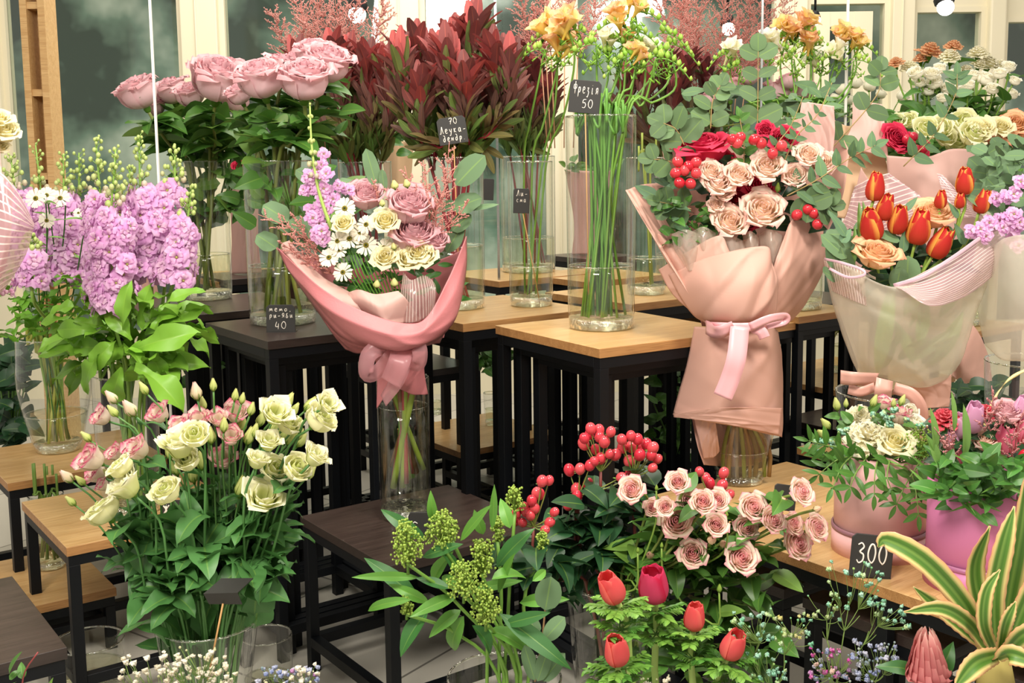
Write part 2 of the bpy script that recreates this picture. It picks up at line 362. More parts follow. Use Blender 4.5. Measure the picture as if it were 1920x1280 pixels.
BL = {
 'mauve': lambda s: rose_mb(s, H('E0B0BA'), H('ECCACE'), H('E2A8AE'), .55, 7, .05),
 'red': lambda s: rose_mb(s, H('B81038'), H('D42A50'), H('E04A68'), .7, 6),
 'spray': lambda s: rose_mb(s, H('F8DCC0'), H('FAE8D6'), H('F4C4BC'), .68, 6, .07),
 'pinkspray': lambda s: rose_mb(s, H('F4B4B8'), H('FBEBD6'), H('F2A4B0'), .68, 6, .05),
 'peach': lambda s: rose_mb(s, H('F2C490'), H('F4D2A6'), H('EE9A7A'), .75, 6, .03),
 'cream': lambda s: rose_mb(s, H('EDE3A0'), H('F4EDC4'), H('F6F0D0'), .8, 5, .04),
 'white': lambda s: rose_mb(s, H('F2EDD2'), H('F8F4E4'), H('FAF8EE'), .3, 4, .02),
 'lisw': lambda s: rose_mb(s, H('D2DC7C'), H('F2F0C0'), H('FAF7DE'), .5, 4, .06),
 'lisc': lambda s: cup_mb(s, H('D4DE84'), H('F2F0C4'), H('FAF7DE'), 4, 4, .4, .7, 1.25, .05),
 'lisp': lambda s: cup_mb(s, H('E6D8BC'), H('F6E8DC'), H('D2507E'), 3, 4, .3, .8, 1.3, .06),
 'lisbud': lambda s: bud_mb(s, H('B4C85A'), H('E4E6A0'), 1.9, .46),
 'lispbud': lambda s: bud_mb(s, H('D8D49A'), H('F6DED0'), 1.8, .5, cedge=H('F2CCC4')),
 'tulipr': lambda s: tulip_mb(s, H('E0803A'), H('C41C2A'), H('F2B452'), .1),
 'tulipp': lambda s: tulip_mb(s, H('F2C4A0'), H('E85A86'), H('F08CA8'), .1),
 'tulipl': lambda s: tulip_mb(s, H('E8D0C8'), H('DDA2C8'), H('E8BEDA'), .35),
 'anem': lambda s: tulip_mb(s, H('F09A90'), H('E8585C'), H('F07A70'), .35, 2.1),
 'anemp': lambda s: tulip_mb(s, H('D8708A'), H('DC4470'), H('CE2450'), .45, 2.0),
 'daisy': daisy_mb, 'stockf': stockfl_mb,
 'fyel': lambda s: freesia_mb(s, H('F4D452'), H('FAE898'), H('F8D8A0')), 'forg': lambda s: freesia_mb(s, H('F4D060'), H('F8DA98'), H('F0B898')),
 'fwhi': lambda s: freesia_mb(s, H('E8E6A8'), H('FAF6E2'), H('FBF8EA')),
 'carnw': lambda s: carn_mb(s, H('F4EECB'), H('FBF7E4')), 'carno': lambda s: carn_mb(s, H('E8AE80'), H('F0C094')), 'carnd': lambda s: carn_mb(s, H('E05064'), H('EC7C84')),
 'rosebud': lambda s: bud_mb(s, H('E8E0A8'), H('F2C4B0'), 1.4, .48, twist=.6), 'greenbud': lambda s: bud_mb(s, H('86AC44'), H('A8C65E'), 1.6, .4, twist=.2),
 'creambud': lambda s: bud_mb(s, H('C8D078'), H('F2ECB0'), 1.3, .5, twist=.5),
}
MESH = {}
def bmesh_of(kind, i):
    pr = proto(kind, BL[kind]); i %= len(pr)
    if (kind, i) not in MESH: MESH[(kind, i)] = pr[i].mesh(kind if False else 'bloom')
    return MESH[(kind, i)]
def bloom(kind, pos, r, axis, parent, name='bloom', sz=None, label=None):
    """pos: centre of the head"""
    a = nrm(axis); h = .55*r
    if kind == 'mauve': r *= 1.12; sz = r*1.22
    return obj(name, bmesh_of(kind, random.randrange(9)), 'petal', parent, label, mtx=frameZ(np.asarray(pos)-a*h, a, r, U(0, 6.28), sz))
SMESH = {}
def leafobj(kind, pos, d, L, parent, up=(0, 0, 1), W=None, roll=0, name='leaf', mat='leaf', label=None):
    i = random.randrange(len(LF[kind]))
    if (kind, i) not in SMESH: SMESH[(kind, i)] = LF[kind][i].mesh('leaf')
    return obj(name, SMESH[(kind, i)], mat, parent, label, mtx=frameX(pos, d, up, L, W, roll))
def addleaf(mb, kind, pos, d, L, up=(0, 0, 1), W=None, roll=0, tint=None):
    mb.merge(random.choice(LF[kind]), frameX(pos, d, up, L, W, roll), tint)
def rdir(el=.2, side=None):
    a = U(0, 2*math.pi) if side is None else side; return np.array([math.cos(a), math.sin(a), el])

# ------------------------------------------------------------------ vases
def vase(name, label, cx, cy, z0, h, r0, r1=None, water=.35, mid=None, group=None, base=.02, cat='vase'):
    base = max(.02, min(.028, h*.08))
    r1 = r1 or r0; t = thing(name, label, cat, (cx, cy, z0), group); c = (cx, cy, z0)
    if mid: ctl = [(r0, 0), (mid[1], mid[0]*h), (r1, h)]
    else: ctl = [(r0, 0), ((r0+r1)/2, h/2), (r1, h)]
    pr = crom(ctl, 14); rad = lambda z: float(np.interp(z, pr[:, 1], pr[:, 0]))
    w1 = MB().lathe(np.vstack([[r0*.8, 0], [r0*.96, .0015], pr[1:]]), (1, 1, 1), 40, c); obj('glass_wall', w1, 'glass', t)
    w2 = MB().lathe([(rad(z)-.0035, z) for z in np.linspace(base, h, 10)], (1, 1, 1), 40, c); w2 = None
    an = np.linspace(0, 2*math.pi, 41); rim = MB().tube(np.stack([cx+(r1-.0018)*np.cos(an), cy+(r1-.0018)*np.sin(an), np.full(41, z0+h)], -1), .0022, (1, 1, 1), 6, False); obj('rim', rim, 'glass_base', t)
    b = MB().lathe([(.001, .001), (r0*.9, .001), (r0-.002, .005), (rad(base)-.003, base), (.001, base*.8)], (1, 1, 1), 40, c); obj('glass_base', b, 'glass_base', t)
    if water:
        wz = water*h; zz = np.linspace(base*1.05, wz, 6)
        wm = MB().lathe([(.001, base*1.05)]+[(rad(z)-.005, z) for z in zz]+[(rad(wz)-.012, wz-.0015), (.001, wz-.0015)], (1, 1, 1), 40, c); obj('water', wm, 'water', t)
        obj('waterline', MB().tube(np.stack([cx+(rad(wz)-.004)*np.cos(an), cy+(rad(wz)-.004)*np.sin(an), np.full(41, z0+wz)], -1), .0013, (1, 1, 1), 5, False), 'glass_base', t)
    return dict(c=np.array([cx, cy, 0.]), z0=z0, h=h, r0=r0, r1=r1, top=z0+h, rad=rad, base=base, t=t)
def stempath(V, head, axis, n=14, fill=.75, cross=.6, k=.08, jit=.35):
    """from a foot inside the vase, past its mouth, up to the head"""
    c = V['c']; top = V['top']; off = np.array([head[0]-c[0], head[1]-c[1]]); d = np.linalg.norm(off)
    rr = V['r1']*fill*min(1, d/(V['r1']*1.6))
    dr = off/(d+1e-9); ang = U(-jit, jit)*1.6; dr = np.array([dr[0]*math.cos(ang)-dr[1]*math.sin(ang), dr[0]*math.sin(ang)+dr[1]*math.cos(ang)])
    m = np.array([c[0]+dr[0]*rr, c[1]+dr[1]*rr, top]); ft = V['r0']*cross*U(.5, 1.1)
    aa = U(0, 6.28); rq = math.sqrt(U(0, 1))*.72*V['r0']; b = np.array([c[0]-dr[0]*ft*.35+rq*math.cos(aa)*.8, c[1]-dr[1]*ft*.35+rq*math.sin(aa)*.8, V['z0']+V['base']+.004])
    a = nrm(axis); p1 = np.asarray(head)-a*k; q = (m*.55+p1*.45)+np.array([dr[0], dr[1], 0])*.012
    return crom([b, m, q, p1, np.asarray(head)], n)
ORD = ['first', 'second', 'third', 'fourth', 'fifth', 'sixth', 'seventh', 'eighth', 'ninth', 'tenth', 'eleventh', 'twelfth', 'thirteenth', 'fourteenth', 'fifteenth', 'sixteenth', 'seventeenth', 'eighteenth', 'nineteenth', 'twentieth']
def nth(i, n):
    if i == 0: return 'leftmost'
    if i == n-1: return 'rightmost'
    if i < len(ORD) and i <= n/2: return ORD[i]+' from the left'
    return (ORD[n-1-i] if n-1-i < len(ORD) else str(n-i)+'th')+' from the right'
def cut_flowers(V, data, d, name, cat, desc, where, group, stemcol, leafkind=None, nleaf=5, leafL=.07, sr=.0028, tilt=(0, -.35, .9), k=.07, lz=(.3, .85), dj=.06, petname='bloom', leafup=.3, headname=None):
    """data: (px, py, r_px, kind[, depth offset[, axis[, own description]]])"""
    data = sorted(data, key=lambda q: q[0]); n = len(data)
    for i, q in enumerate(data):
        px, py, r, kd = q[:4]; dd = d+(q[4] if len(q) > 4 and q[4] is not None else U(-dj, dj)); pos = P(px, py, dd)
        off = (pos-V['c']); off[2] = 0
        ax = np.array(q[5]) if len(q) > 5 and q[5] is not None else np.array(tilt)+off*1.2+np.array([U(-.3, .3), U(-.2, .2), U(-.15, .15)])
        own = q[6] if len(q) > 6 else desc
        path = stempath(V, pos-nrm(ax)*S(r, dd)*.6, ax, k=k)
        t = thing(name, f'{own}, {nth(i, n)} in {where}', cat, path[0], group)
        obj('stem', MB().tube(path, [sr*1.2, sr], stemcol, 6), 'stem', t)
        bloom(kd, pos, S(r, dd), ax, t, petname)
        if leafkind and nleaf:
            mb = MB()
            for j in range(nleaf):
                f = U(*lz); p = path[int(f*(len(path)-1))]; g = rdir(U(-.1, leafup+.4))
                if p[2] < V['top']+.005: continue
                addleaf(mb, leafkind, p, g, leafL*U(.7, 1.2), roll=U(-.6, .6))
            if mb.n: obj('foliage', mb, 'leaf', t)

# ------------------------------------------------------------------ room shell
m = nmat('floor_tile', .35, 'A9A69C'); M['floor'] = m
nt = m.node_tree; N = nt.nodes; L_ = nt.links
tc = N.new('ShaderNodeTexCoord'); br = N.new('ShaderNodeTexBrick'); br.offset = 0; br.inputs['Scale'].default_value = 1
br.inputs['Brick Width'].default_value = .6; br.inputs['Row Height'].default_value = .6; br.inputs['Mortar Size'].default_value = .004
br.inputs['Color1'].default_value = (*hexc('BAB6AA'), 1); br.inputs['Color2'].default_value = (*hexc('ACA89C'), 1); br.inputs['Mortar'].default_value = (*hexc('6F6C64'), 1)
mp = N.new('ShaderNodeMapping'); mp.inputs['Rotation'].default_value = (0, 0, .62); L_.new(tc.outputs['Object'], mp.inputs[0]); L_.new(mp.outputs[0], br.inputs['Vector']); L_.new(br.outputs['Color'], N['Principled BSDF'].inputs['Base Color'])
struct('floor', MB().box((-5, .3, -.05), (5, 7.3, 0), (1, 1, 1)), 'floor')
YW = 6.2
def px2x(px, y=YW): return P(px, 300, y)[0]
def pyz(py, y=YW, px=960): return P(px, py, y)[2]
def beam(mb, x0, x1, z0, z1, y0=YW-.05, y1=YW+.05): mb.box((x0, y0, z0), (x1, y1, z1), (1, 1, 1))
wb = MB(); beam(wb, -5, 5, 0, .35, YW-.02, YW+.12); beam(wb, -5, 5, 2.75, 3.2, YW-.02, YW+.12)
struct('wall_back', wb, 'cream')
cols = [(-200, 30), (365, 432), (735, 800), (1040, 1080), (1462, 1508), (1664, 1704), (1842, 1872), (2050, 2150)]
streetpaint = nmat('painted_street', .08, '3F5A55', spec=.8); M['painted_street'] = streetpaint
nt = streetpaint.node_tree; N = nt.nodes; L_ = nt.links
tc = N.new('ShaderNodeTexCoord'); n1 = N.new('ShaderNodeTexNoise'); n1.inputs['Scale'].default_value = 1.6; n1.inputs['Detail'].default_value = 4
rp = N.new('ShaderNodeValToRGB'); e = rp.color_ramp.elements; e[0].position = .42; e[0].color = (*hexc('3E524A'), 1); e[1].position = .66; e[1].color = (*hexc('EAF4EA'), 1)
x_ = rp.color_ramp.elements.new(.52); x_.color = (*hexc('86A294'), 1)
L_.new(tc.outputs['Object'], n1.inputs['Vector']); L_.new(n1.outputs[0], rp.inputs[0]); L_.new(rp.outputs[0], N['Principled BSDF'].inputs['Base Color'])
# backdrop board; daylight and reflections beyond the panes painted as pale patches
struct('wall_street', MB().box((-5, YW+1.0, 0), (5, YW+1.05, 3.2), (1, 1, 1)), 'painted_street')
for i, (a, b) in enumerate(cols):
    mb = MB(); beam(mb, px2x(a), px2x(b), .3, 3.1, YW-.09, YW+.09); 
    if b-a > 35: beam(mb, px2x(a+(b-a)*.4), px2x(a+(b-a)*.46), .3, 3.1, YW-.1, YW-.08)
    o = struct('trim_%d' % (i+1), mb, 'cream'); bevel(o, .01)
for i in range(len(cols)-1):
    x0, x1 = px2x(cols[i][1]), px2x(cols[i+1][0]); mb = MB(); z0 = .35; wd = .03; top = 2.75 if i < 4 else pyz((6, 24, 44)[i-4])
    mb.box((x0, YW-.04, z0), (x0+wd, YW+.04, top), (1, 1, 1)); mb.box((x1-wd, YW-.04, z0), (x1, YW+.04, top), (1, 1, 1)); mb.box((x0+wd, YW-.038, z0), (x1-wd, YW+.038, z0+wd), (1, 1, 1))
    mb.box((x0+wd, YW-.038, top-wd), (x1-wd, YW+.038, top), (1, 1, 1))
    if i >= 4: mb.box((x0, YW-.03, top), (x1, YW+.06, 2.75), (1, 1, 1))
    if i == 4:
        tt = pyz(32); mb.box((x0+.05, YW-.06, .5), (x0+.13, YW-.02, tt), (1, 1, 1)); mb.box((x1-.2, YW-.06, .5), (x1-.1, YW-.02, tt), (1, 1, 1)); mb.box((x0+.13, YW-.058, tt-.08), (x1-.2, YW-.02, tt), (1, 1, 1))
    o = struct('window_%d' % (i+1), mb, 'cream')
    obj('pane', MB().box((x0+wd, YW-.006, z0+wd), (x1-wd, YW+.006, top-wd), (1, 1, 1)), 'pane', o, smooth=False)
# wooden cupboard seen at the far left
def cupboard(px0, px1, y, name='wooden_shelving', label='tall pale wooden shelving behind the glass at the far left', mat='oak'):
    x0, x1 = P(px0, 200, y)[0], P(px1, 200, y)[0]
    t = thing(name, label, 'shelf', ((x0+x1)/2, y, 0))
    obj('side_panel', MB().box((x0, y, 0), (x0+.03, y+.13, 2.5), (1, 1, 1)), mat, t, smooth=False); obj('side_panel', MB().box((x1-.03, y, 0), (x1, y+.13, 2.5), (1, 1, 1)), mat, t, smooth=False)
    for z in (.1, .5, .95, 1.25, 1.62, 2.0, 2.47): obj('shelf_board', MB().box((x0+.03, y+.01, z), (x1-.03, y+.12, z+.03), (1, 1, 1)), mat, t, smooth=False)
    obj('back_panel', MB().box((x0+.03, y+.11, .1), (x1-.03, y+.13, 2.47), (1, 1, 1)), mat, t, smooth=False)
cupboard(58, 104, 5.0)
# glass panels put in where the mirror has its seams
def edge_panel(n, px, y0, y1, z0, z1, r=.0035, metal='steel'):
    a = P(px, 300, y0)[0]; b = P(px+(2 if px < 960 else -2), 300, y1)[0]*1.0
    b = a*y1/y0
    t = thing('seam_panel', n, 'glass panel', (a, y0, z0))
    g = MB(); g.raw([(a, y0, z0), (b, y1, z0), (b, y1, z1), (a, y0, z1)], [(0, 1, 2, 3)], (1, 1, 1)); obj('glass_sheet', g, 'pane', t, smooth=False)
    obj('edge_trim', MB().box((a-r, y0-.004, z0), (a+r, y0+.004, z1), (1, 1, 1)), metal, t, smooth=False)
M['lit_edge'] = nmat('lit_edge', .3, 'F4F1EA')  # white colour stands in for light caught in a glass edge
edge_panel('clear glass divider with a bright white edge at left, in front of the mauve roses', 303, 2.96, 4.0, 0, 2.4, .0026, 'lit_edge')
edge_panel('clear glass divider edge between the second burgundy bunch and the yellow freesias', 939, 4.0, 4.7, 0, 2.4, .0045)
edge_panel('clear glass divider with a thin steel edge in front of the pink dried plumes', 1432, 3.5, 4.6, 0, 2.4, .0032)
edge_panel('clear glass divider with a bright edge behind the orange freesias at right', 1590, 3.9, 4.7, 0, 2.4, .004, 'lit_edge')
# round ceiling spotlight seen at upper right
em = bpy.data.materials.new('lamp_glow'); em.use_nodes = True; en = em.node_tree.nodes; en.remove(en['Principled BSDF']); q = en.new('ShaderNodeEmission'); q.inputs[0].default_value = (1, .9, .7, 1); q.inputs[1].default_value = 22
em.node_tree.links.new(q.outputs[0], en['Material Output'].inputs[0]); M['lamp_glow'] = em
def spotlamp(px, py, d, r, label):
    c = P(px, py, d); R_ = S(r, d); t = thing('spotlight', label, 'lamp', (c[0], c[1], c[2]))
    obj('bulb', MB().ball(c, R_, (1, 1, 1), 20, 12), 'lamp_glow', t)
    obj('housing', MB().lathe([(R_*1.05, 0), (R_*1.25, R_*.6), (R_*.8, R_*1.8), (.3*R_, R_*2.1), (.001, R_*2.1)], (1, 1, 1), 20, c+np.array([0, .02, R_*.25])), 'black_metal', t)
    obj('cable', MB().tube([c+np.array([0, .02, R_*2.2]), c+np.array([0, .02, 3.0-c[2]])], .006, (1, 1, 1)), 'black_metal', t)
spotlamp(1786, 34, 5.0, 15, 'round glowing spotlight at upper right in front of the cream window frames')
spotlamp(683, 20, 5.4, 16, 'round glowing lamp behind the pink plumes at top left of centre')
spotlamp(1378, 64, 5.4, 12, 'round glowing lamp behind the pink plumes at top right of centre')
spotlamp(1543, 52, 5.6, 8, 'small glowing lamp above the orange freesias')

# ------------------------------------------------------------------ display stools
A1 = math.radians(36)
def stool(label, front, z, side=.45, yaw=A1, dark=False, side2=None, group=None, name='display_stool', cat='display table', nlegs=4, low=.07):
    """front: (x, y) of the corner nearest the camera; side runs right along yaw, side2 back-left"""
    side2 = side2 or side; t = thing(name, label, cat, (front[0], front[1], 0), group)
    R = Matrix.Translation((front[0], front[1], 0)) @ Matrix.Rotation(yaw, 4, 'Z'); th = .0225; tb = .026; g = .004
    def part(n, mb, mat, bv=.0008, label=None):
        o = obj(n, mb.mesh(n, smooth=False), mat, t, label, mtx=R); bevel(o, bv, 1); return o
    top = MB().box((0, 0, z-th), (side, side2, z), (1, 1, 1)); o = part('table_top', top, 'dark_oak' if dark else 'oak')
    o.data.materials.append(M['dark_edge' if dark else 'oak_edge'])
    for i, p in enumerate(o.data.polygons): p.material_index = 0 if i in (0, 1) else 1
    if yaw and not dark: pass
    zt = z-th
    xs = [(g, g), (side-g-tb, g), (side-g-tb, side2-g-tb), (g, side2-g-tb)]
    if nlegs == 6: xs += [(g, side2/2-tb/2), (side-g-tb, side2/2-tb/2)]
    for x, y in xs: part('leg', MB().box((x, y, 0), (x+tb, y+tb, zt-tb), (1, 1, 1)), 'black_metal')
    f = MB(); f.box((g, g, zt-tb), (side-g, g+tb, zt), (1, 1, 1)); f.box((g, side2-g-tb, zt-tb), (side-g, side2-g, zt), (1, 1, 1))
    f.box((g, g+tb, zt-tb), (g+tb, side2-g-tb, zt), (1, 1, 1)); f.box((side-g-tb, g+tb, zt-tb), (side-g, side2-g-tb, zt), (1, 1, 1)); part('top_frame', f, 'black_metal')
    for a, b in (((g+tb, g, low), (side-g-tb, g+tb, low+tb)), ((g+tb, side2-g-tb, low), (side-g-tb, side2-g, low+tb)), ((g, g+tb, low), (g+tb, side2-g-tb, low+tb)), ((side-g-tb, g+tb, low), (side-g, side2-g-tb, low+tb))):
        part('stretcher', MB().box(a, b, (1, 1, 1)), 'black_metal')
    return t
ra = np.array([math.cos(A1), math.sin(A1)]); la = np.array([-math.sin(A1), math.cos(A1)])
T1 = Pz(500, 628.4, .859)[:2]; T2 = Pz(1122, 658, .875)[:2]; T3 = Pz(867, 604.8, .878)[:2]; T4 = Pz(113.2, 1006, .42)[:2]; T5 = Pz(5.9, 883, .43)[:2]
T6 = Pz(552.5, 957.5, .411)[:2]-la*.45; T7 = Pz(110, 1192, .42)[:2]-ra*.45
stool('tall stool with dark brown top holding the vase with the price tag', T1, .859, .43, dark=True)
stool('tall oak-topped stool in the centre holding the big vase of freesia stems', T2, .875, .46, math.radians(32))
stool('tall oak-topped stool holding the burgundy leucadendron vase and the slim vase beside it', T3, .878, .46)
stool('low oak-topped stool at left, the one whose front corner points at the white lisianthus', T4, .42, .45)
stool('low oak-topped stool at the left edge carrying the rounded vase of lilac stocks', T5, .43, .45)
stool('low dark-topped stool under the vase of the rose-pink wrapped bouquet', T6, .411, .45, dark=True)
stool('low dark-topped stool cut off by the bottom left corner', T7, .42, .45, dark=True)
stool('very low oak stool on the floor behind the legs of the left oak stool', Pz(205, 1083, .17)[:2]-ra*.42, .17, .42)
T1b = Pz(345, 577, .862)[:2]; stool('tall dark-topped stool behind, under the left-hand vase of mauve roses', T1b, .862, .43, dark=True)
T9 = Pz(1430, 625, .78)[:2]; stool('tall oak-topped stool half hidden behind the peach paper bouquet', T9, .78, .44)
T10 = Pz(1183, 576, .875)[:2]; stool('tall oak-topped stool right behind the central freesia vase', T10, .875, .42)
# far stools: solid stand-ins for those the mirror shows
T3b = Pz(937, 527, .878)[:2]; stool('far oak-topped stool behind the divider, between the slim vases', T3b, .878, .42)
stool('far oak-topped stool seen between the two vases of mauve roses', Pz(410, 515, .87)[:2], .87, .42)
stool('far oak-topped stool behind the central freesia vase, at divider height', Pz(1100, 532, .875)[:2], .875, .4)
# low oak bench at right
pb = Pz(1434.5, 868, .5)[:2]; pf = Pz(1507, 1066, .5)[:2]
wid = float(np.dot(pb-pf, ra)); print('bench width', wid)
GO = pf-la*0.85; GL = 1.37
stool('long low oak bench at right carrying the hat boxes and the wrapped bouquets', GO, .5, wid, side2=GL, name='display_bench', cat='bench', nlegs=6)
stool('dark stool top showing between the peach paper bouquet and the hat box flowers', Pz(1458, 795, .36)[:2]-la*.42, .36, .42, dark=True)
stool('oak stool top showing just above the dark one, right of the peach paper bouquet', Pz(1440, 720, .42)[:2]-la*.45, .42, .6)
stool('low oak stool corner poking out left of the pink hat box flowers', Pz(1487, 851, .42)[:2]-la*.42, .42, .42)
TL = Pz(855, 845, .26)[:2]  # oak stool built solid where the mirror shows one
stool('low oak stool glimpsed between the black legs on both sides of the tall bouquet vase', TL, .26, .46)
stool('dark-topped stool in the shadows behind the dark stool of the tagged vase', (-.42, 3.62), .60, .36, dark=True)
stool('black-legged stool crowded in behind the central stool', (.62, 3.98), .62, .36, dark=True)
stool('dark stool half hidden behind the white lisianthus', (-1.0, 3.05), .36, .38, dark=True)
# nested stools: smaller ones added inside taller ones to thicken the dark legs
def nest(o, z, s, yaw=A1, dark=False, n=1, lab=''):
    r_ = np.array([math.cos(yaw), math.sin(yaw)]); l_ = np.array([-math.sin(yaw), math.cos(yaw)])
    for i in range(n):
        g = .034*(i+1); stool(f'smaller black-legged stool nested {"deep " if i else ""}inside {lab}', np.asarray(o)+(r_+l_)*g, z-.024*(i+1), s-2*g, yaw, True, group='nested stools')
nest(T1, .859, .43, dark=True, n=2, lab='the dark stool of the tagged rose vase'); nest(T2, .875, .46, math.radians(32), n=2, lab='the central oak stool'); nest(T3, .878, .46, n=2, lab='the leucadendron oak stool')
nest(T1b, .862, .43, dark=True, n=2, lab='the back left dark stool'); nest(T10, .875, .42, n=1, lab='the oak stool right behind the freesia vase'); nest(T9, .78, .44, n=1, lab='the oak stool behind the peach bouquet')
for i, (x, y, z, s_, dk, lab) in enumerate([(-.75, 3.55, .8, .4, True, 'black-legged stool in the second row, left of the tall bouquet vase'), (-.28, 3.5, .79, .4, True, 'black-legged stool in the second row, right behind the tall bouquet vase'), (.28, 3.75, .8, .36, True, 'black-legged stool in the second row behind the central stool'),
    (-1.25, 3.75, .8, .4, True, 'black-legged stool in the second row behind the lilac stocks'), (1.15, 4.2, .74, .42, True, 'black-legged stool far behind the tulip bouquet'), (1.6, 3.3, .45, .42, False, 'oak stool behind the tulip box at the right edge'), (.05, 4.5, .6, .4, True, 'black-legged stool deep in the shadows past the divider'), (-.5, 4.6, .6, .4, True, 'black-legged stool far back left of centre')]):
    stool(lab, (x, y), z, s_, dark=dk)  # second-row ones added so their black legs darken the gaps
def under(c, z, side=.34, lab='', dark=False):
    stool(lab, np.array(c[:2])-(ra+la)*side/2, z, side, dark=dark)
for i, tt in enumerate((.1, -.28, -.66)):
    stool(['left-hand', 'middle', 'right-hand'][i]+' small dark stool pushed in under the long oak bench', pf+la*tt+ra*.04, .40, .33, dark=True)  # added so the floor gap below the bench turns dark

# ------------------------------------------------------------------ vases
def vaseat(label, px, pyb, z, wb, wt, pyt, name='cylinder_vase', **kw):
    """px, pyb: middle of its foot on the surface at height z; wb, wt: widths of foot and mouth in the photo"""
    b = Pz(px, pyb, z); d = b[1]; top = P(px, pyt, d)[2]
    return vase(name, label, b[0], d, z, top-z, S(wb, d)/2, S(wt, d)/2, **kw)
V = {}
V['dark'] = vaseat('clear cylinder vase of mauve roses on the dark stool, behind the small price tag', 530, 594, .859, 125, 127, 291, water=.36)
V['rose2'] = vaseat('clear cylinder vase of mauve roses farther back on the left dark stool', 391, 546, .862, 90, 92, 288, water=.33)
V['leuc'] = vaseat('clear cylinder vase with red stems in water, holding the burgundy leucadendrons', 853, 574, .878, 114, 114, 293, water=.42)
V['slim'] = vaseat('slim clear vase with three stems and a wooden stick, on the oak stool', 996, 573, .878, 82, 84, 304, water=.28)
V['big'] = vaseat('large clear vase full of green freesia stems on the central oak stool', 1126, 618, .875, 125, 132, 222, water=.3)
V['behind'] = vaseat('clear vase standing behind the big freesia vase, with one stick', 1212, 557, .875, 74, 76, 302, water=.27)
V['stock_l'] = vaseat('rounded clear vase tapering to its foot, at the left edge, under lilac stocks', 103, 822, .43, 88, 118, 600, name='tapered_vase', mid=(.55, .0), water=.4) if False else None
b_ = Pz(103, 822, .43)
V['stock_l'] = vase('tapered_vase', 'rounded clear vase narrowing to its foot, at left on the oak stool, under lilac stocks', b_[0], b_[1], .43, P(103, 610, b_[1])[2]-.43, S(42, b_[1]), S(64, b_[1]), mid=(.55, S(67, b_[1])), water=.33)
V['stock_r'] = vaseat('clear cylinder vase of lilac stocks behind the white lisianthus', 237, 938, .42, 116, 120, 682, water=.3)
V['bq'] = vaseat('tall clear vase on the low dark stool holding the rose-pink wrapped bouquet', 751, 962, .411, 98, 100, 702, water=.8)
b_ = Pz(1378, 912, .5)
V['peach'] = vase('tapered_vase', 'clear vase on the oak bench under the peach paper bouquet', b_[0], b_[1], .5, P(1378, 735, b_[1])[2]-.5, S(46, b_[1]), S(76, b_[1]), mid=(.5, S(62, b_[1])), water=.35)
def floorvase(name, label, px, d, z0, pyt, rb, rt, mid=None, **kw):
    t = P(px, pyt, d); return vase(name, label, t[0], d, z0, t[2]-z0, rb, rt, mid=mid, **kw)
V['lis'] = floorvase('flared_vase', 'clear flared glass vase of lisianthus standing on the floor at lower left', 372, 2.08, 0, 1148, .062, .1, (.6, .078), water=.5)
V['skim'] = floorvase('round_vase', 'clear glass vase of green skimmia at the bottom centre', 928, 1.92, 0, 1268, .08, .105, (.6, .1), water=.5)
V['hyp'] = floorvase('flared_vase', 'clear flared vase holding the red berry stems and pink spray roses', 1145, 2.12, 0, 1090, .07, .105, (.5, .085), water=.5)
V['empty1'] = floorvase('cylinder_vase', 'empty clear vase on the floor between the stool legs at lower left', 150, 2.62, 0, 1180, .085, .085, water=.5)
V['empty2'] = floorvase('cylinder_vase', 'empty clear vase on the floor just right of the lisianthus vase', 484, 2.6, 0, 1178, .06, .062, water=.3)
V['tulip'] = floorvase('cylinder_vase', 'wide clear vase standing behind the hat boxes, under the tulip bouquet', 1672, 2.62, .5, 752, .09, .137, (.5, .12), water=.3)
V['tulip2'] = floorvase('cylinder_vase', 'clear vase at right under the frosted wrapped bouquet at the picture edge', 1930, 2.5, .5, 700, .085, .1, water=.3)
V['leucb'] = floorvase('cylinder_vase', 'clear vase behind the mauve roses holding the left bunch of burgundy leucadendrons', 690, 3.75, .88, 297, .09, .09, water=.4)
V['leucc'] = floorvase('cylinder_vase', 'clear vase past the divider holding the darkest leucadendron leaves', 996, 4.3, .878, 294, .105, .105, water=.3)  # solid stand-in for the vase shown in the mirror
V['leucd'] = floorvase('cylinder_vase', 'clear vase behind the big freesia vase holding dark leucadendrons', 1285, 4.2, .8, 310, .1, .1, water=.3)
V['plume'] = floorvase('cylinder_vase', 'clear vase at the back holding pink dried plumes', 1330, 4.5, .8, 200, .09, .09, water=0)
V['fr'] = floorvase('cylinder_vase', 'clear vase of orange and white freesias behind the peach bouquet', 1500, 3.72, .8, 236, .1, .11, water=.3)
V['lowl'] = vaseat('clear vase with green stems on the very low stool between the left stool legs', 82, 1040, .17, 62, 66, 905, water=.5)
V['lowr'] = vaseat('small clear vase with yellow-green stems on the oak stool right of the peach bouquet', 1578, 713, .42, 48, 54, 640, water=.7)
V['far1'] = vaseat('tiny clear vase on the low far stool, right of the tall bouquet vase', 812, 772, .26, 26, 28, 692, water=.3)
V['far2'] = vaseat('small clear vase on the low far stool, between the black legs', 915, 795, .26, 24, 28, 735, water=.5)

for k_, z_, l_ in (('leucb', .88, 'dark-topped stool under the left burgundy bunch, behind the mauve roses'), ('leucd', .8, 'stool under the dark bunch behind the yellow freesias'), ('fr', .8, 'stool under the orange and white freesias'), ('plume', .8, 'stool at the back under the pink plumes')): under(V[k_]['c'], z_, .32, l_, k_ != 'fr')
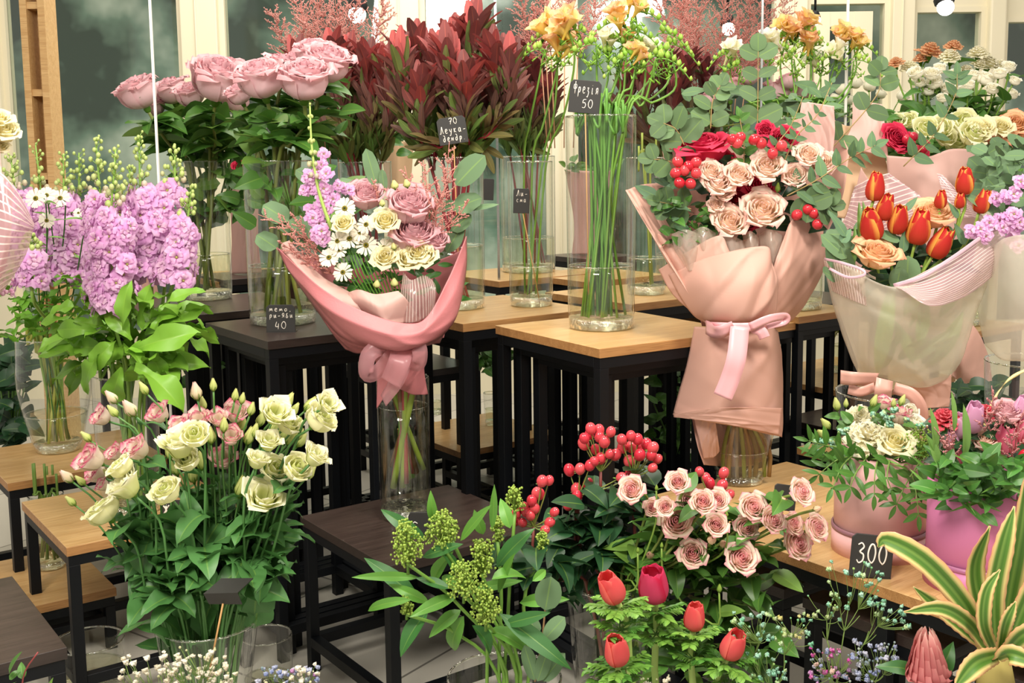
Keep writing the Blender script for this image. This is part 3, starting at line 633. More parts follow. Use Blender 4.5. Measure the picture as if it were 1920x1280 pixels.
# ------------------------------------------------------------------ mauve roses
RW = (0, -.25, .95)
cut_flowers(V['rose2'], [(274, 165, 38, 'mauve', -.1, (-.35, -.3, .9)), (333, 162, 30, 'mauve', .1), (368, 170, 28, 'mauve', 0), (417, 148, 50, 'mauve', -.1, (.25, -.4, .9)), (300, 190, 20, 'mauve', .1), (452, 185, 26, 'mauve', .15, (0, -.2, 1)), (440, 132, 34, 'mauve', .2)],
    3.5, 'mauve_rose', 'rose', 'dusty mauve rose', 'the back left vase', 'mauve roses in the back left vase', hexc('6E7A38'), 'rose', 16, .12, .005, RW, lz=(.42, .93))
cut_flowers(V['dark'], [(502, 148, 44, 'mauve', -.05, (-.15, -.38, .9)), (580, 152, 46, 'mauve', -.1, (.1, -.42, .9)), (620, 122, 42, 'mauve', 0, (.3, -.35, .9)), (540, 128, 34, 'mauve', .12), (460, 170, 24, 'mauve', .1), (600, 100, 34, 'mauve', .1), (560, 120, 30, 'mauve', .18)],
    3.02, 'mauve_rose', 'rose', 'dusty mauve rose', 'the dark-stool vase', 'mauve roses in the front dark-stool vase', hexc('6E7A38'), 'rose', 18, .105, .005, RW, lz=(.42, .93))
# ------------------------------------------------------------------ leucadendrons
def leucadendron(V_, tip, d, label, group, dark=0., n=54, ax=(0, -.1, 1)):
    pos = P(tip[0], tip[1], d)+np.array([0, 0, -.1]); path = stempath(V_, pos, ax, n=24, cross=.5, k=.1, fill=.85)
    t = thing('leucadendron', label, 'flower', path[0], group)
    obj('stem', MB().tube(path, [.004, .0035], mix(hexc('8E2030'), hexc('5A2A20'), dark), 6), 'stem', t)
    lo = MB(); up = MB(); L = len(path); base = hexc('4E6B34'); z0 = V_['top']; z1 = path[-1][2]; js = 0; hue = U(-.1, .25)
    while js < n:
        h = (js+U(0, .6))/n; z = z0-.02+(z1-z0)*h; js += 1
        i = int(np.argmin(np.abs(path[:, 2]-z))); i = min(max(1, i), L-2); p = path[i]+np.array([0, 0, z-path[i][2]])
        tg = nrm(path[i+1]-path[i-1]); g = nrm(tg*U(.9, 1.5)+rdir(0, js*2.4+U(-.3, .3))*U(.45, .8)); hh = h+hue
        col = mix(hexc('567A34'), hexc('6E5A3A'), min(1, max(0, hh*1.8))) if hh < .55 else mix(hexc('5E463C'), hexc('7C4240'), min(1, (hh-.55)/.55))
        if U(0, 1) < .2: col = mix(col, hexc('4E7A30'), .6)
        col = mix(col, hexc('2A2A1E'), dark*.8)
        lo.merge(random.choice(LF['leuc']), frameX(p, g, rdir(.2), U(.08, .12), U(.11, .16), U(-.6, .6)), col/base)
    op = U(.2, .6)
    for j in range(17):
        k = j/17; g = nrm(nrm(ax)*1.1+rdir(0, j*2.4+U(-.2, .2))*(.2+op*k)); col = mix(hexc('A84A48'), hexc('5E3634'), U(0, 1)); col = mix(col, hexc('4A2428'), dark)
        up.merge(random.choice(LF['leuc']), frameX(path[-1]-nrm(ax)*.06*k, g, (0, 0, 1), U(.09, .125), U(.17, .24)), col/base)
    obj('foliage', lo, 'matte_leaf', t); obj('bracts', up, 'matte_leaf', t, 'wine red pointed bracts' if dark < .5 else None)
def leucs(V_, tips, d, where, group, dark=0):
    tips = sorted(tips)
    for i, q in enumerate(tips): leucadendron(V_, q[:2], d+U(-.12, .12), f'burgundy leucadendron branch, {nth(i, len(tips))} in {where}', group, dark, ax=(U(-.15, .15), U(-.3, .1), 1))
leucs(V['leuc'], [(762, 48), (792, 30), (832, 60), (868, 12), (905, -5), (938, 50), (966, 62), (850, 45), (885, 95), (800, 110), (925, 110)], 3.2, 'the tagged front vase', 'leucadendrons in the tagged vase')
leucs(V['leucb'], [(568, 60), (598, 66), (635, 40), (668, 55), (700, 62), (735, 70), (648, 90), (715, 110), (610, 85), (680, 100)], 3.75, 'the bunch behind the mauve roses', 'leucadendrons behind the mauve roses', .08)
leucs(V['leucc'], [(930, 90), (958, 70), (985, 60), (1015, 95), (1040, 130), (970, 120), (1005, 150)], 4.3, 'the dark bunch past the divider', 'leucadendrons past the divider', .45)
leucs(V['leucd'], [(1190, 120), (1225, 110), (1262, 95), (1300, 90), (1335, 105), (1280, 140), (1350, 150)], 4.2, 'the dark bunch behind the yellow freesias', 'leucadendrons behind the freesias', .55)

# ------------------------------------------------------------------ freesias
def freesia(V_, head, d, label, group, kinds, r, ax=(.1, -.3, .9), nb=8, side=1, stems=1):
    pos = P(head[0], head[1], d); path = stempath(V_, pos, ax, n=18, k=.09, cross=.8, jit=.5)
    t = thing('freesia', label, 'flower', path[0], group); g = hexc('6C9A38')
    comb = [pos]; 
    for j in range(1, 7): comb.append(pos+np.array([side*.014*j, -.004*j, .004*j-.0022*j*j]))
    obj('stem', MB().tube(np.vstack([path, comb[1:]]), [.0032, .003, .0015], g, 6), 'stem', t)
    for i, kd in enumerate(kinds):
        a = nrm(np.array(ax)+np.array([U(-.9, .9), U(-.6, .1), U(-.3, .3)])); bloom(kd, pos+a*S(r, d)*.5+np.array([U(-.018, .018), U(-.01, .01), U(-.015, .02)]), S(r*.8, d), a, t, sz=None)
    for j in range(nb):
        i = min(len(comb)-1, 1+j*6//nb); p = comb[i]; L = .024*(1-.07*j); a = nrm(np.array([U(-.3, .3), -.3*(j % 2), 1.]))
        mb = MB(); q = np.array([p, p+a*L*.5, p+a*L]); mb.tube(q, [.0024, .0085*(1-.06*j), .0014], mix(hexc('8CC040'), hexc('C6D86A'), U(0, .6)), 7); obj('bud', mb, 'leaf', t)
    mb = MB()
    for j in range(10): 
        p = pos+np.array([U(-.035, .035), U(-.02, .02), -U(.01, .06)]); mb.tube([p, p+rdir(.8)*.014], [.003, .001], hexc('8CC040'), 5)
        mb.tube([p, pos-nrm(ax)*.03*j/5], .001, g, 4)
    obj('side_shoots', mb, 'leaf', t)
def freesias(V_, rows, d, where, group):
    rows = sorted(rows, key=lambda q: q[0])
    for i, q in enumerate(rows):
        own = {'y': 'yellow freesia', 'o': 'orange-yellow freesia', 'w': 'white freesia', 'g': 'green budded freesia'}[q[2]]
        kinds = {'y': ['fyel', 'forg', 'fyel', 'fyel'], 'o': ['forg', 'fyel', 'fyel', 'forg'], 'w': ['fwhi', 'fwhi', 'fwhi'], 'g': []}[q[2]]
        freesia(V_, q[:2], d+U(-.07, .07), f'{own}, {nth(i, len(rows))} in {where}', group, kinds, q[3] if len(q) > 3 else 30, ax=(U(-.2, .2), -.3, .9), side=random.choice([-1, 1]))
freesias(V['slim'], [(1048, 68, 'y', 38), (1080, 60, 'o', 38), (1062, 100, 'o', 32), (1032, 95, 'g')], 3.15, 'the slim vase', 'freesias in the slim vase')
freesias(V['big'], [(1175, 48, 'o', 30), (1204, 30, 'y', 28), (1150, 82, 'w', 24), (1222, 92, 'w', 24), (1180, 92, 'y', 26), (1245, 70, 'g'), (1270, 105, 'g'), (1130, 88, 'g'), (1165, 105, 'g'), (1205, 112, 'o', 24), (1240, 118, 'g'), (1258, 92, 'g'), (1190, 65, 'g')], 2.85, 'the big central vase', 'freesias in the big central vase')
freesias(V['fr'], [(1382, 112, 'w', 28), (1462, 102, 'w', 26), (1490, 82, 'o', 30), (1512, 70, 'o', 30), (1530, 100, 'o', 28), (1586, 92, 'y', 28), (1582, 120, 'w', 24), (1612, 100, 'y', 24), (1400, 135, 'g'), (1500, 125, 'g'), (1555, 100, 'g'), (1612, 130, 'g'), (1545, 130, 'w', 22)], 3.75, 'the vase behind the peach bouquet', 'freesias behind the peach bouquet')
def loose_stems(V_, n, name, label, group, col, top=None, r=.003):
    for i in range(n):
        a = U(0, 6.28); tp = V_['c']+np.array([math.cos(a), math.sin(a), 0])*V_['r1']*.7; tp[2] = V_['top']+U(.02, .1)
        path = stempath(V_, tp, (0, 0, 1), cross=.8); t = obj(name, MB().tube(path, r, col, 6), 'stem', None, label); t['category'] = 'stem'; t['group'] = group
for k_, n_, c_, l_ in (('big', 14, '5E9436', 'green freesia stem standing in the big central vase'), ('lowl', 7, '6A8A3A', 'green stem in the vase on the very low stool'), ('lowr', 6, '9AA03A', 'yellow-green stem in the small vase on the far oak stool'), ('behind', 3, '8A9A40', 'thin stem in the vase behind the big freesia vase'),
                       ('leuc', 5, '8E2430', 'dark red cut stem in the leucadendron vase'), ('dark', 6, '7E8A40', 'thick green stem in the tagged vase on the dark stool')):
    loose_stems(V[k_], n_, 'cut_stem', l_, l_, hexc(c_), r=.0036 if k_ != 'dark' else .006)

# ------------------------------------------------------------------ more plant helpers
def leafpp(kind, b, t, d, parent, wpx=None, dt=None, mat='leaf', name='leaf', roll=0, up=None):
    """a leaf from base pixel b to tip pixel t"""
    A = P(b[0], b[1], d); B = P(t[0], t[1], d+(dt if dt is not None else U(-.05, .03))); L = np.linalg.norm(B-A)
    i = random.randrange(len(LF[kind])); 
    W = None
    if wpx: W = S(wpx, d)/2/{'skim': .15, 'skimd': .16, 'stock': .19, 'euc': .44, 'eucs': .27, 'tul': .12, 'rose': .3, 'lis': .26, 'hyp': .3, 'pist': .16, 'small': .28}.get(kind, .25)
    up = up or (U(-.2, .2), -.75, .75)
    if (kind, i) not in SMESH: SMESH[(kind, i)] = LF[kind][i].mesh('leaf')
    return obj(name, SMESH[(kind, i)], mat, parent, mtx=frameX(A, B-A, up, L*1.04, W, roll))
def gran(mb, p, r, col):
    o = [(1, 1, 1), (1, -1, -1), (-1, 1, -1), (-1, -1, 1)]
    mb.raw([np.asarray(p)+np.array(q)*r*.7 for q in o], [(0, 1, 2), (0, 3, 1), (0, 2, 3), (1, 3, 2)], col)
def plume_mb(base, tip, spread, col, n=14, tw=9, seed=None, th=.0012):
    mb = MB(); base = np.asarray(base); tip = np.asarray(tip); ax = tip-base; L = np.linalg.norm(ax); ax /= L
    side = nrm(np.cross(ax, (0, 1, 0))); dp = np.cross(ax, side)
    bend = side*U(-.1, .1)*L; main = crom([base, base+ax*L*.5+bend, tip], 10); mb.tube(main, [th*1.3, th*.6], mix(col, hexc('B0705E'), .4), 4)
    for i in range(n):
        f = .1+.88*i/n; p = main[int(f*9)]; a = i*2.4+U(-.3, .3); l = spread*L*(1-.72*f)*U(.7, 1.2)
        g = nrm(ax*U(.8, 1.3)+(side*math.cos(a)+dp*math.sin(a))*.9); e = p+g*l; m_ = (p+e)/2+ax*l*.05
        br = crom([p, m_, e], 5); mb.tube(br, [th*.7, th*.4], col, 3)
        for j in range(tw):
            q = br[min(4, int(.6+4*j/tw))]*.6+e*.4*(j/tw)+(p*.4*(1-j/tw)); q = p+(e-p)*((j+1)/tw); g2 = nrm(g+rdir(U(-.5, 1))*1.1); l2 = l*.24*U(.5, 1.1)
            mb.tube([q, q+g2*l2], [th*.45, th*.3], col, 3, False)
            for k in range(4): gran(mb, q+g2*l2*((k+1)/4)+rdir(U(-1, 1))*.0012, th*U(.9, 1.7), mix(col, hexc('F6C8BC'), U(0, .7)))
    return mb
PINKP = hexc('F0AEA4')
def panicle_mb(c, r, h, col=hexc('B4CC5A'), n=150, br=.0024, ax=(0, -.2, 1)):
    mb = MB(); a = nrm(ax); s = nrm(np.cross(a, (0, 1, 0))); u = np.cross(a, s); bot = np.asarray(c)-a*h*1.0; nb = max(6, n//11); hub = []
    for i in range(nb):
        f = (i+.5)/nb; rr = r*.72*math.sqrt(max(0.05, 1-(2*f-1)**2))*(1.15-.55*f)*U(.8, 1.2); an = i*2.39996+U(-.4, .4); hub.append(np.asarray(c)+a*h*(1.7*f-.85)+(s*math.cos(an)+u*math.sin(an))*rr)
        mb.tube(crom([bot+(hub[-1]-bot)*.1, bot+(hub[-1]-bot)*.6+a*h*.1, hub[-1]], 4), [.0012, .0008], hexc('8AA640'), 3, False)
    for i in range(n):
        q = hub[i % nb]; p = q+(nrm([U(-1, 1), U(-1, 1), U(-1, 1)]))*r*U(.22, .44)
        mb.ball(p, br*U(.7, 1.2), mix(col, hexc('7EA43C'), U(0, .8)), 6, 4)
        if i % 3 == 0: mb.tube([q, p], .0006, hexc('9AB44A'), 3, False)
    mb.tube([bot-a*h*.5, bot, np.asarray(c)], [.003, .0022, .0015], hexc('6E9A3A'), 5); return mb
def gyps(px, py, d, parts, cols, base, label, group, spread=60, r=.0052, cat='flower', n=26, up=.9):
    """airy sprig: head region around (px, py), rooted at base pixel"""
    h = P(px, py, d); b = P(base[0], base[1], d+.05); t = thing('gypsophila', label, cat, b, group); g = MB(); fl = MB(); s = S(spread, d)
    stemc = hexc('7E9A50'); fork = b+(h-b)*.55; g.tube(crom([b, (b+fork)/2+np.array([.005, 0, 0]), fork], 5), [.0013, .001], stemc, 4)
    forks = [fork+(h-fork)*U(.25, .6)+np.array([U(-.45, .45), U(-.3, .3), U(-.2, .2)])*s for _ in range(5)]
    for q in forks: g.tube(crom([fork, (fork+q)/2+np.array([0, 0, -.002]), q], 4), [.0009, .0007], stemc, 4, False)
    for i in range(n):
        p = h+np.array([U(-1, 1), U(-.5, .5), U(-.75, .75)])*s; q = min(forks, key=lambda z: np.linalg.norm(z-p)); g.tube(crom([q, (p+q)/2+np.array([U(-.004, .004), 0, -.003]), p], 4), .0005, stemc, 3, False)
        R = r*U(.35, 1.05); c = random.choice(cols)
        if R > r*.6:
            for k in range(9): gran(fl, p+rdir(U(-.6, 1.2))*R*.5, R*.62, mix(c, (1, 1, 1), U(0, .35)))
            fl.ball(p, R*.7, c, 6, 4, .85)
        else: fl.ball(p, R*.8, mix(c, LTG, .3), 5, 4)
    obj('stem', g, 'stem', t); obj('florets', fl, 'petal', t, kind='stuff'); return t

# ------------------------------------------------------------------ lilac stocks and their vases
def stock(V_, top, bot, d, label, group, rad=34, nf=26, tone=1., axis_to=None):
    T = P(top[0], top[1], d); B = P(bot[0], bot[1], d); ax = nrm(T-B); path = stempath(V_, B, ax, n=12, k=.06)
    t = thing('stock_stem', label, 'flower', path[0], group); g = hexc('86AC4C')
    full = np.vstack([path, crom([B, (B+T)/2+np.array([U(-.008, .008), 0, 0]), T], 8)[1:]]); obj('stem', MB().tube(full, [.0045, .0045, .002], g, 6), 'stem', t)
    L = np.linalg.norm(T-B); s = nrm(np.cross(ax, (0, 1, 0))); u = np.cross(ax, s)
    nf = int(nf*.8)
    for j in range(nf):
        f = -.12+.72*j/nf; p = B+ax*L*f; a = j*2.4+U(-.3, .3); rr = S(rad, d)*(1-.45*max(0, f))*U(.55, 1.2); o_ = (s*math.cos(a)+u*math.sin(a))
        if o_[1] > .45: o_ = o_*np.array([1, -1, 1])
        q = p+o_*rr; kd = bmesh_of('stockf', random.randrange(3)); obj('floret', kd, 'petal', t, mtx=frameZ(q, nrm(o_*1.2+ax*.35+np.array([0, -.4, 0])), S(25, d)*U(.75, 1.1), U(0, 6)))
    mb = MB()
    for j in range(34):
        if U(0, 1) < .25: continue
        f = .58+.44*(j/34)+U(-.02, .02); p = B+ax*L*f; a = j*2.4+U(-.5, .5); rr = S(14, d)*(1.25-.8*(j/34))*U(.6, 1.3); q = p+(s*math.cos(a)+u*math.sin(a))*rr+ax*.008
        R = .0074*(1-.45*j/34)*U(.75, 1.15); mb.ball(q, R, mix(hexc('B9CC78'), hexc('E0A8CC'), max(0, .55-j/24) if j % 3 else 0), 7, 5, 1.25); mb.tube([p-ax*.006, q], [.0012, .001], g, 4, False)
    obj('bud_cluster', mb, 'leaf', t); return t, B, ax
SG = 'lilac stocks in the right-hand vase'; SP = []
for i, (a, b, r_, n_) in enumerate([((187, 242), (200, 500), 34, 30), ((224, 262), (212, 525), 38, 34), ((250, 300), (240, 480), 34, 26), ((268, 242), (282, 470), 34, 28), ((335, 262), (318, 440), 30, 20), ((366, 338), (330, 490), 30, 22)]):
    SP.append(stock(V['stock_r'], a, b, 2.68+[0, -.06, .06, .05, .08, 0][i], f'lilac stock spike, {nth(i, 6)} in the right-hand stock vase', SG, r_, n_))
for i, (a, b, r_, n_) in enumerate([((27, 268), (40, 420), 26, 14), ((74, 250), (85, 470), 32, 24), ((126, 270), (128, 480), 34, 26), ((155, 266), (160, 470), 30, 24), ((60, 420), (62, 500), 26, 12)]):
    stock(V['stock_l'], a, b, 3.1+[.05, .1, 0, .08, -.3][i], f'lilac stock spike, {nth(i, 5)} in the rounded left vase', 'lilac stocks in the rounded left vase', r_, n_)
# broad pale leaves, each with its stock
sl = [((240, 660), (400, 655), 30), ((250, 670), (345, 725), 44), ((245, 640), (345, 600), 42), ((262, 640), (355, 575), 40), ((270, 610), (372, 540), 36), ((300, 560), (372, 510), 26), ((210, 640), (78, 612), 40), ((215, 660), (80, 655), 38), ((225, 670), (195, 745), 40), ((250, 660), (250, 720), 42),
      ((205, 600), (120, 560), 34), ((190, 640), (130, 700), 36), ((230, 600), (225, 520), 30), ((265, 600), (260, 515), 28), ((200, 590), (165, 520), 30), ((245, 620), (205, 560), 34), ((280, 640), (300, 690), 34), ((255, 690), (320, 700), 30), ((180, 600), (100, 590), 32), ((215, 620), (165, 660), 34), ((285, 600), (325, 545), 30)]
for i, (b, t_, w_) in enumerate(sl):
    leafpp('stock', b, t_, 2.6+U(-.06, .06), SP[i % 6][0], w_*1.25, dt=U(-.06, .04), roll=U(-.5, .5))
sl2 = MB()
for i in range(70):
    p = P(U(20, 170), U(500, 620), 3.1+U(-.12, .1)); addleaf(sl2, 'stock', p, rdir(U(-.2, .9)), U(.07, .12), tint=(.75, .85, .8))
t = obj('stock_foliage', sl2, 'leaf', None, 'mass of green stock leaves filling the rounded left vase'); t['category'] = 'foliage'
sl3 = MB()
for i in range(90):
    x = U(140, 340); p = P(x, U(535, 680), 2.7+U(-.08, .08)); addleaf(sl3, 'stock', p, nrm(rdir(U(-.1, .9))+np.array([(x-240)/120, 0, 0])), U(.07, .11), W=U(.1, .15), tint=(U(.7, 1.1),)*3, roll=U(-.6, .6))
t = obj('stock_foliage', sl3, 'leaf', None, 'inner green leaves under the lilac stocks of the right-hand vase'); t['category'] = 'foliage'
loose_stems(V['stock_l'], 9, 'cut_stem', 'pale green stock stem inside the rounded left vase', 'stock stems in the rounded vase', hexc('A8B04C'), r=.005)
loose_stems(V['stock_r'], 7, 'cut_stem', 'green stock stem inside the right-hand stock vase', 'stock stems in the straight vase', hexc('7FA548'), r=.0045)
cut_flowers(V['stock_l'], [(68, 347, 20, 'daisy'), (92, 342, 17, 'daisy'), (116, 346, 19, 'daisy'), (91, 390, 16, 'daisy'), (150, 377, 10, 'daisy'), (66, 432, 9, 'daisy')], 2.85, 'chrysanthemum_daisy', 'flower', 'white daisy with dark centre', 'the rounded left vase', 'white daisies among the stocks', hexc('3E7030'), 'tul', 4, .05, .0018, (0, -.8, .5), lz=(.6, .9))

# ------------------------------------------------------------------ lisianthus on the floor vase
lw = [(186, 940, 36), (232, 898, 33), (305, 907, 31), (485, 925, 38), (506, 870, 32), (474, 855, 22), (547, 868, 30), (582, 850, 26), (220, 858, 27), (331, 823, 37), (360, 803, 28), (509, 767, 30), (533, 785, 26), (497, 820, 24), (593, 779, 33), (606, 752, 24), (345, 850, 24)]
lp = [(170, 843, 32), (178, 872, 24), (189, 765, 22), (296, 762, 25), (334, 787, 23), (369, 778, 26), (412, 850, 28), (255, 828, 28), (214, 832, 20), (436, 765, 26), (427, 808, 24), (405, 775, 20), (188, 892, 15)]
lpb = [(364, 724, 17), (242, 753, 18), (208, 730, 15), (121, 876, 15), (445, 965, 14)]
lb = [(268, 715, 12), (396, 712, 11), (376, 747, 12), (436, 732, 11), (449, 738, 10), (210, 756, 12), (146, 884, 11), (127, 922, 11), (159, 802, 11), (389, 808, 15), (414, 788, 13), (447, 788, 15), (459, 811, 16), (482, 779, 14), (520, 805, 17), (547, 791, 14), (552, 808, 12), (532, 747, 16), (544, 762, 13), (573, 753, 15), (465, 759, 12), (313, 837, 14), (369, 855, 16), (322, 867, 14), (354, 881, 15), (442, 907, 19), (555, 820, 14), (570, 881, 14), (229, 872, 13), (197, 872, 10), (470, 800, 13), (505, 795, 14), (536, 815, 13), (490, 760, 14)]
def lax(x, y): return (max(-.8, min(.8, (x-385)/260)), -.55, .75)
cut_flowers(V['lis'], [(x, y, r*1.05, 'lisw' if k % 2 == 0 else 'lisc', U(-.14, -.06), (lax(x, y)[0]+U(-.2, .2), U(-.7, -.15), .85)) for k, (x, y, r) in enumerate(lw)], 2.08, 'lisianthus', 'flower', 'open cream-green lisianthus', 'the flared floor vase', 'cream-green open lisianthus', hexc('4A7A3C'), 'lis', 6, .085, .0024, lz=(.42, .7))
cut_flowers(V['lis'], [(x, y, r, 'lisp', U(-.06, .02), lax(x, y)) for x, y, r in lp], 2.08, 'lisianthus', 'flower', 'pink-edged white lisianthus', 'the flared floor vase', 'pink-edged lisianthus', hexc('4A7A3C'), 'lis', 5, .08, .0022, lz=(.42, .7))
cut_flowers(V['lis'], [(x, y, r*1.2, 'lispbud', U(-.08, .0), (lax(x, y)[0], -.15, .9)) for x, y, r in lpb], 2.12, 'lisianthus', 'flower', 'blush lisianthus bud', 'the flared floor vase', 'blush lisianthus buds', hexc('4A7A3C'), 'lis', 2, .06, .002, lz=(.45, .8))
cut_flowers(V['lis'], [(x, y, r*1.3, 'lisbud', U(-.08, .0), (lax(x, y)[0], -.15, .9)) for x, y, r in lb], 2.1, 'lisianthus', 'flower', 'green-white lisianthus bud', 'the flared floor vase', 'green-white lisianthus buds', hexc('568240'), 'lis', 3, .07, .0019, lz=(.42, .7))
mb = MB()
for i in range(95):
    y = U(972, 1235); h = (1230-y)/300; x = 375+U(-1, 1)*(70+95*h); p = P(x, y, 2.08+U(-.07, .07)); addleaf(mb, 'lis', p, nrm(np.array([(x-375)/160*.7+U(-.5, .5), U(-.8, .1), U(.5, 2.0)])), U(.07, .11), tint=(U(.8, 1.35),)*3, roll=U(-.8, .8))
t = obj('lisianthus_foliage', mb, 'leaf', None, 'dense dark green leaves between the lisianthus stems and in their vase'); t['category'] = 'foliage'

# ------------------------------------------------------------------ skimmia
b0 = P(930, 1278, 1.92); sk = [(751, 1012, 29, 42, -.04), (818, 990, 30, 34, 0), (892, 1042, 24, 36, -.03), (855, 1083, 31, 32, -.06), (895, 1134, 27, 34, -.06), (956, 934, 18, 24, .1), (922, 990, 13, 26, .05), (747, 1128, 12, 20, 0), (1006, 1015, 12, 20, .08), (834, 985, 15, 20, .05)]
sth = []
for i, (x, y, r, h, dd) in enumerate(sk):
    d = 1.86+dd; c = P(x, y, d); t = thing('skimmia', ['green skimmia head farthest left, large, above the pointed leaves', 'green skimmia head second from left, beside the tall vase foot', 'oval green skimmia head right of centre in the bunch', 'wide green skimmia head at the middle of the bunch', 'lowest green skimmia head in the bunch', 'small green skimmia head sticking up at the back near the red berries', 'thin skimmia head below the back one', 'tiny skimmia head low at the left', 'small skimmia head behind the red berry leaves', 'small skimmia head tucked behind the second'][i], 'flower', b0, 'green skimmia stems')
    path = crom([V['skim']['c']+np.array([U(-.04, .04), U(-.04, .04), .05]), np.array([b0[0]+U(-.05, .05), 1.92, b0[2]]), (b0+c)/2+np.array([0, 0, .02]), c-np.array([0, 0, S(h, d)])], 12)
    obj('stem', MB().tube(path, .0032, hexc('6E9A3C'), 6), 'stem', t)
    obj('flower_panicle', panicle_mb(c, S(r*1.15, d), S(h*1.12, d), n=int(70+r*h*.22), br=.0024), 'leaf', t); sth.append(t)
for i, (a, b, w_) in enumerate([((788, 1008), (702, 947), 30), ((852, 1011), (902, 946), 30), ((805, 975), (796, 931), 20), ((771, 1119), (674, 1033), 34), ((774, 1078), (650, 1070), 20), ((758, 1119), (642, 1129), 24), ((788, 1142), (721, 1213), 34), ((842, 1115), (758, 1142), 28), ((855, 1152), (805, 1233), 40), ((922, 1149), (1053, 1250), 44), ((909, 1085), (976, 1058), 30), ((878, 1102), (962, 1087), 24), ((919, 1062), (976, 989), 36), ((912, 991), (919, 912), 18), ((946, 990), (930, 935), 24), ((842, 1072), (831, 1028), 22), ((800, 1085), (815, 1040), 26), ((860, 1110), (800, 1060), 26), ((780, 1040), (850, 1015), 28), ((895, 1000), (880, 960), 26), ((985, 1090), (1018, 1065), 18), ((930, 1170), (1010, 1150), 30), ((900, 1180), (985, 1205), 34), ((790, 1125), (720, 1090), 22), ((870, 1170), (930, 1230), 32), ((850, 1140), (790, 1180), 28), ((960, 1130), (1045, 1120), 26), ((830, 1100), (770, 1075), 26), ((920, 1110), (945, 1040), 28)]):
    leafpp('skim' if i % 3 else 'skimd', a, b, 1.84+U(-.04, .06), sth[i % 10], w_, roll=U(-.4, .4))
for x, y, r, dx in ((1015, 1115, 30, 0), (1030, 1178, 24, 10), (976, 1240, 24, -15), (1003, 1240, 22, 0), (1026, 1252, 24, 10)):
    pass
t = thing('eucalyptus_sprig', 'grey-green round-leaved eucalyptus sprig at the right of the skimmia vase', 'foliage', P(1000, 1278, 1.86))
obj('stem', MB().tube(crom([P(985, 1278, 1.86), P(1000, 1200, 1.85), P(1008, 1130, 1.84), P(1000, 1080, 1.84)], 10), .0018, hexc('A8825E'), 5), 'stem', t)
for a, b, w_ in (((1008, 1145), (1020, 1086), 58), ((1005, 1200), (1042, 1160), 36), ((985, 1276), (968, 1212), 34), ((990, 1278), (1010, 1222), 34), ((1000, 1278), (1040, 1228), 36), ((995, 1190), (970, 1150), 34)): leafpp('euc', a, b, 1.83, t, w_, dt=0, mat='matte_leaf')

# ------------------------------------------------------------------ red berry stems (hypericum)
Z5 = lambda x, y: (900+x/3.2, 560+y/3.2); Z2 = lambda x, y: (640+x/2.977, 850+y/2.977); Z3 = lambda x, y: (1280+x/2.977, 850+y/2.977)
BR = [('at the top of the bunch, left half', [Z5(*q) for q in [(645, 790), (695, 800), (765, 812), (605, 848), (600, 880), (695, 840), (670, 915), (755, 945), (790, 950), (700, 970), (660, 988), (725, 870), (635, 825)]], (1118, 860)),
      ('at the top of the bunch, right half', [Z5(*q) for q in [(830, 860), (885, 840), (925, 860), (885, 905), (950, 915), (1015, 915), (935, 955), (1005, 958), (1040, 982), (830, 910), (870, 990), (975, 895), (1010, 1035)]], (1180, 870)),
      ('in the middle, above the pale roses', [Z5(*q) for q in [(510, 1035), (575, 1030), (635, 1010), (620, 1120), (550, 1145), (550, 1190), (875, 1060), (860, 1098), (820, 1085)]], (1075, 905)),
      ('lowest left, over the skimmia', [Z2(*q) for q in [(990, 300), (1050, 308), (1080, 230), (1035, 265), (940, 332), (935, 378), (980, 386), (1025, 348), (1065, 225), (1135, 155), (1095, 158), (1160, 332), (1132, 388), (1105, 430), (1000, 325)]], (990, 960)),
      ('small, between the lower left and middle ones', [Z2(*q) for q in [(1235, 300), (1285, 207), (1290, 245)]], (1070, 930)),
      ('at the right, beside the peach bouquet vase', [Z3(*q) for q in [(70, 127), (205, 137), (125, 195), (195, 205), (230, 260), (105, 165)]], (1325, 920))]
c0 = V['hyp']['c']
for i, (lab, bs, hub) in enumerate(BR):
    d = 2.12+(-.12 if i == 3 else .0); h = P(hub[0], hub[1]+28, d); path = stempath(V['hyp'], h, (0, 0, 1), n=12)
    t = thing('hypericum', 'red berry stem '+lab, 'berries', path[0], 'red hypericum stems'); mb = MB().tube(path, [.004, .003], hexc('7A3A34'), 6)
    for x, y in bs:
        p = P(x, y, d+U(-.03, .03)); a = nrm(p-h+np.array([0, -.02, .02])); r = S(10.5, d)*U(.85, 1.08)
        mb.tube(crom([h, (h+p)/2+np.array([0, 0, -.004]), p-a*r], 4), [.0016, .0011], hexc('7E8A40'), 4, False)
        k = MB().ball((0, 0, 0), 1, mix(hexc('C41E38'), hexc('DE5C60'), U(0, .8)), 14, 9, 1.22); k.ball((0, 0, 1.2), .12, hexc('5A2A22'), 6, 4)
        obj('berry', k.mesh('berry'), 'berry', t, mtx=frameZ(p, a, r))
        for j in range(4): mb.merge(LF['small'][0], frameX(p-a*r*.95, rdir(.4, j*1.57), a, r*1.1), (1.7, 1.4, 1.2))
    obj('stem', mb, 'stem', t); lf = MB()
    for j in range(34):
        q = path[int(U(.45, 1)*(len(path)-1))]+np.array([U(-.05, .05), U(-.05, .04), U(-.04, .05)]); addleaf(lf, 'hyp', q, rdir(U(-.4, .6)), U(.05, .085), roll=U(-.6, .6), tint=(U(.7, 1.3),)*3)
    obj('foliage', lf, 'leaf', t)
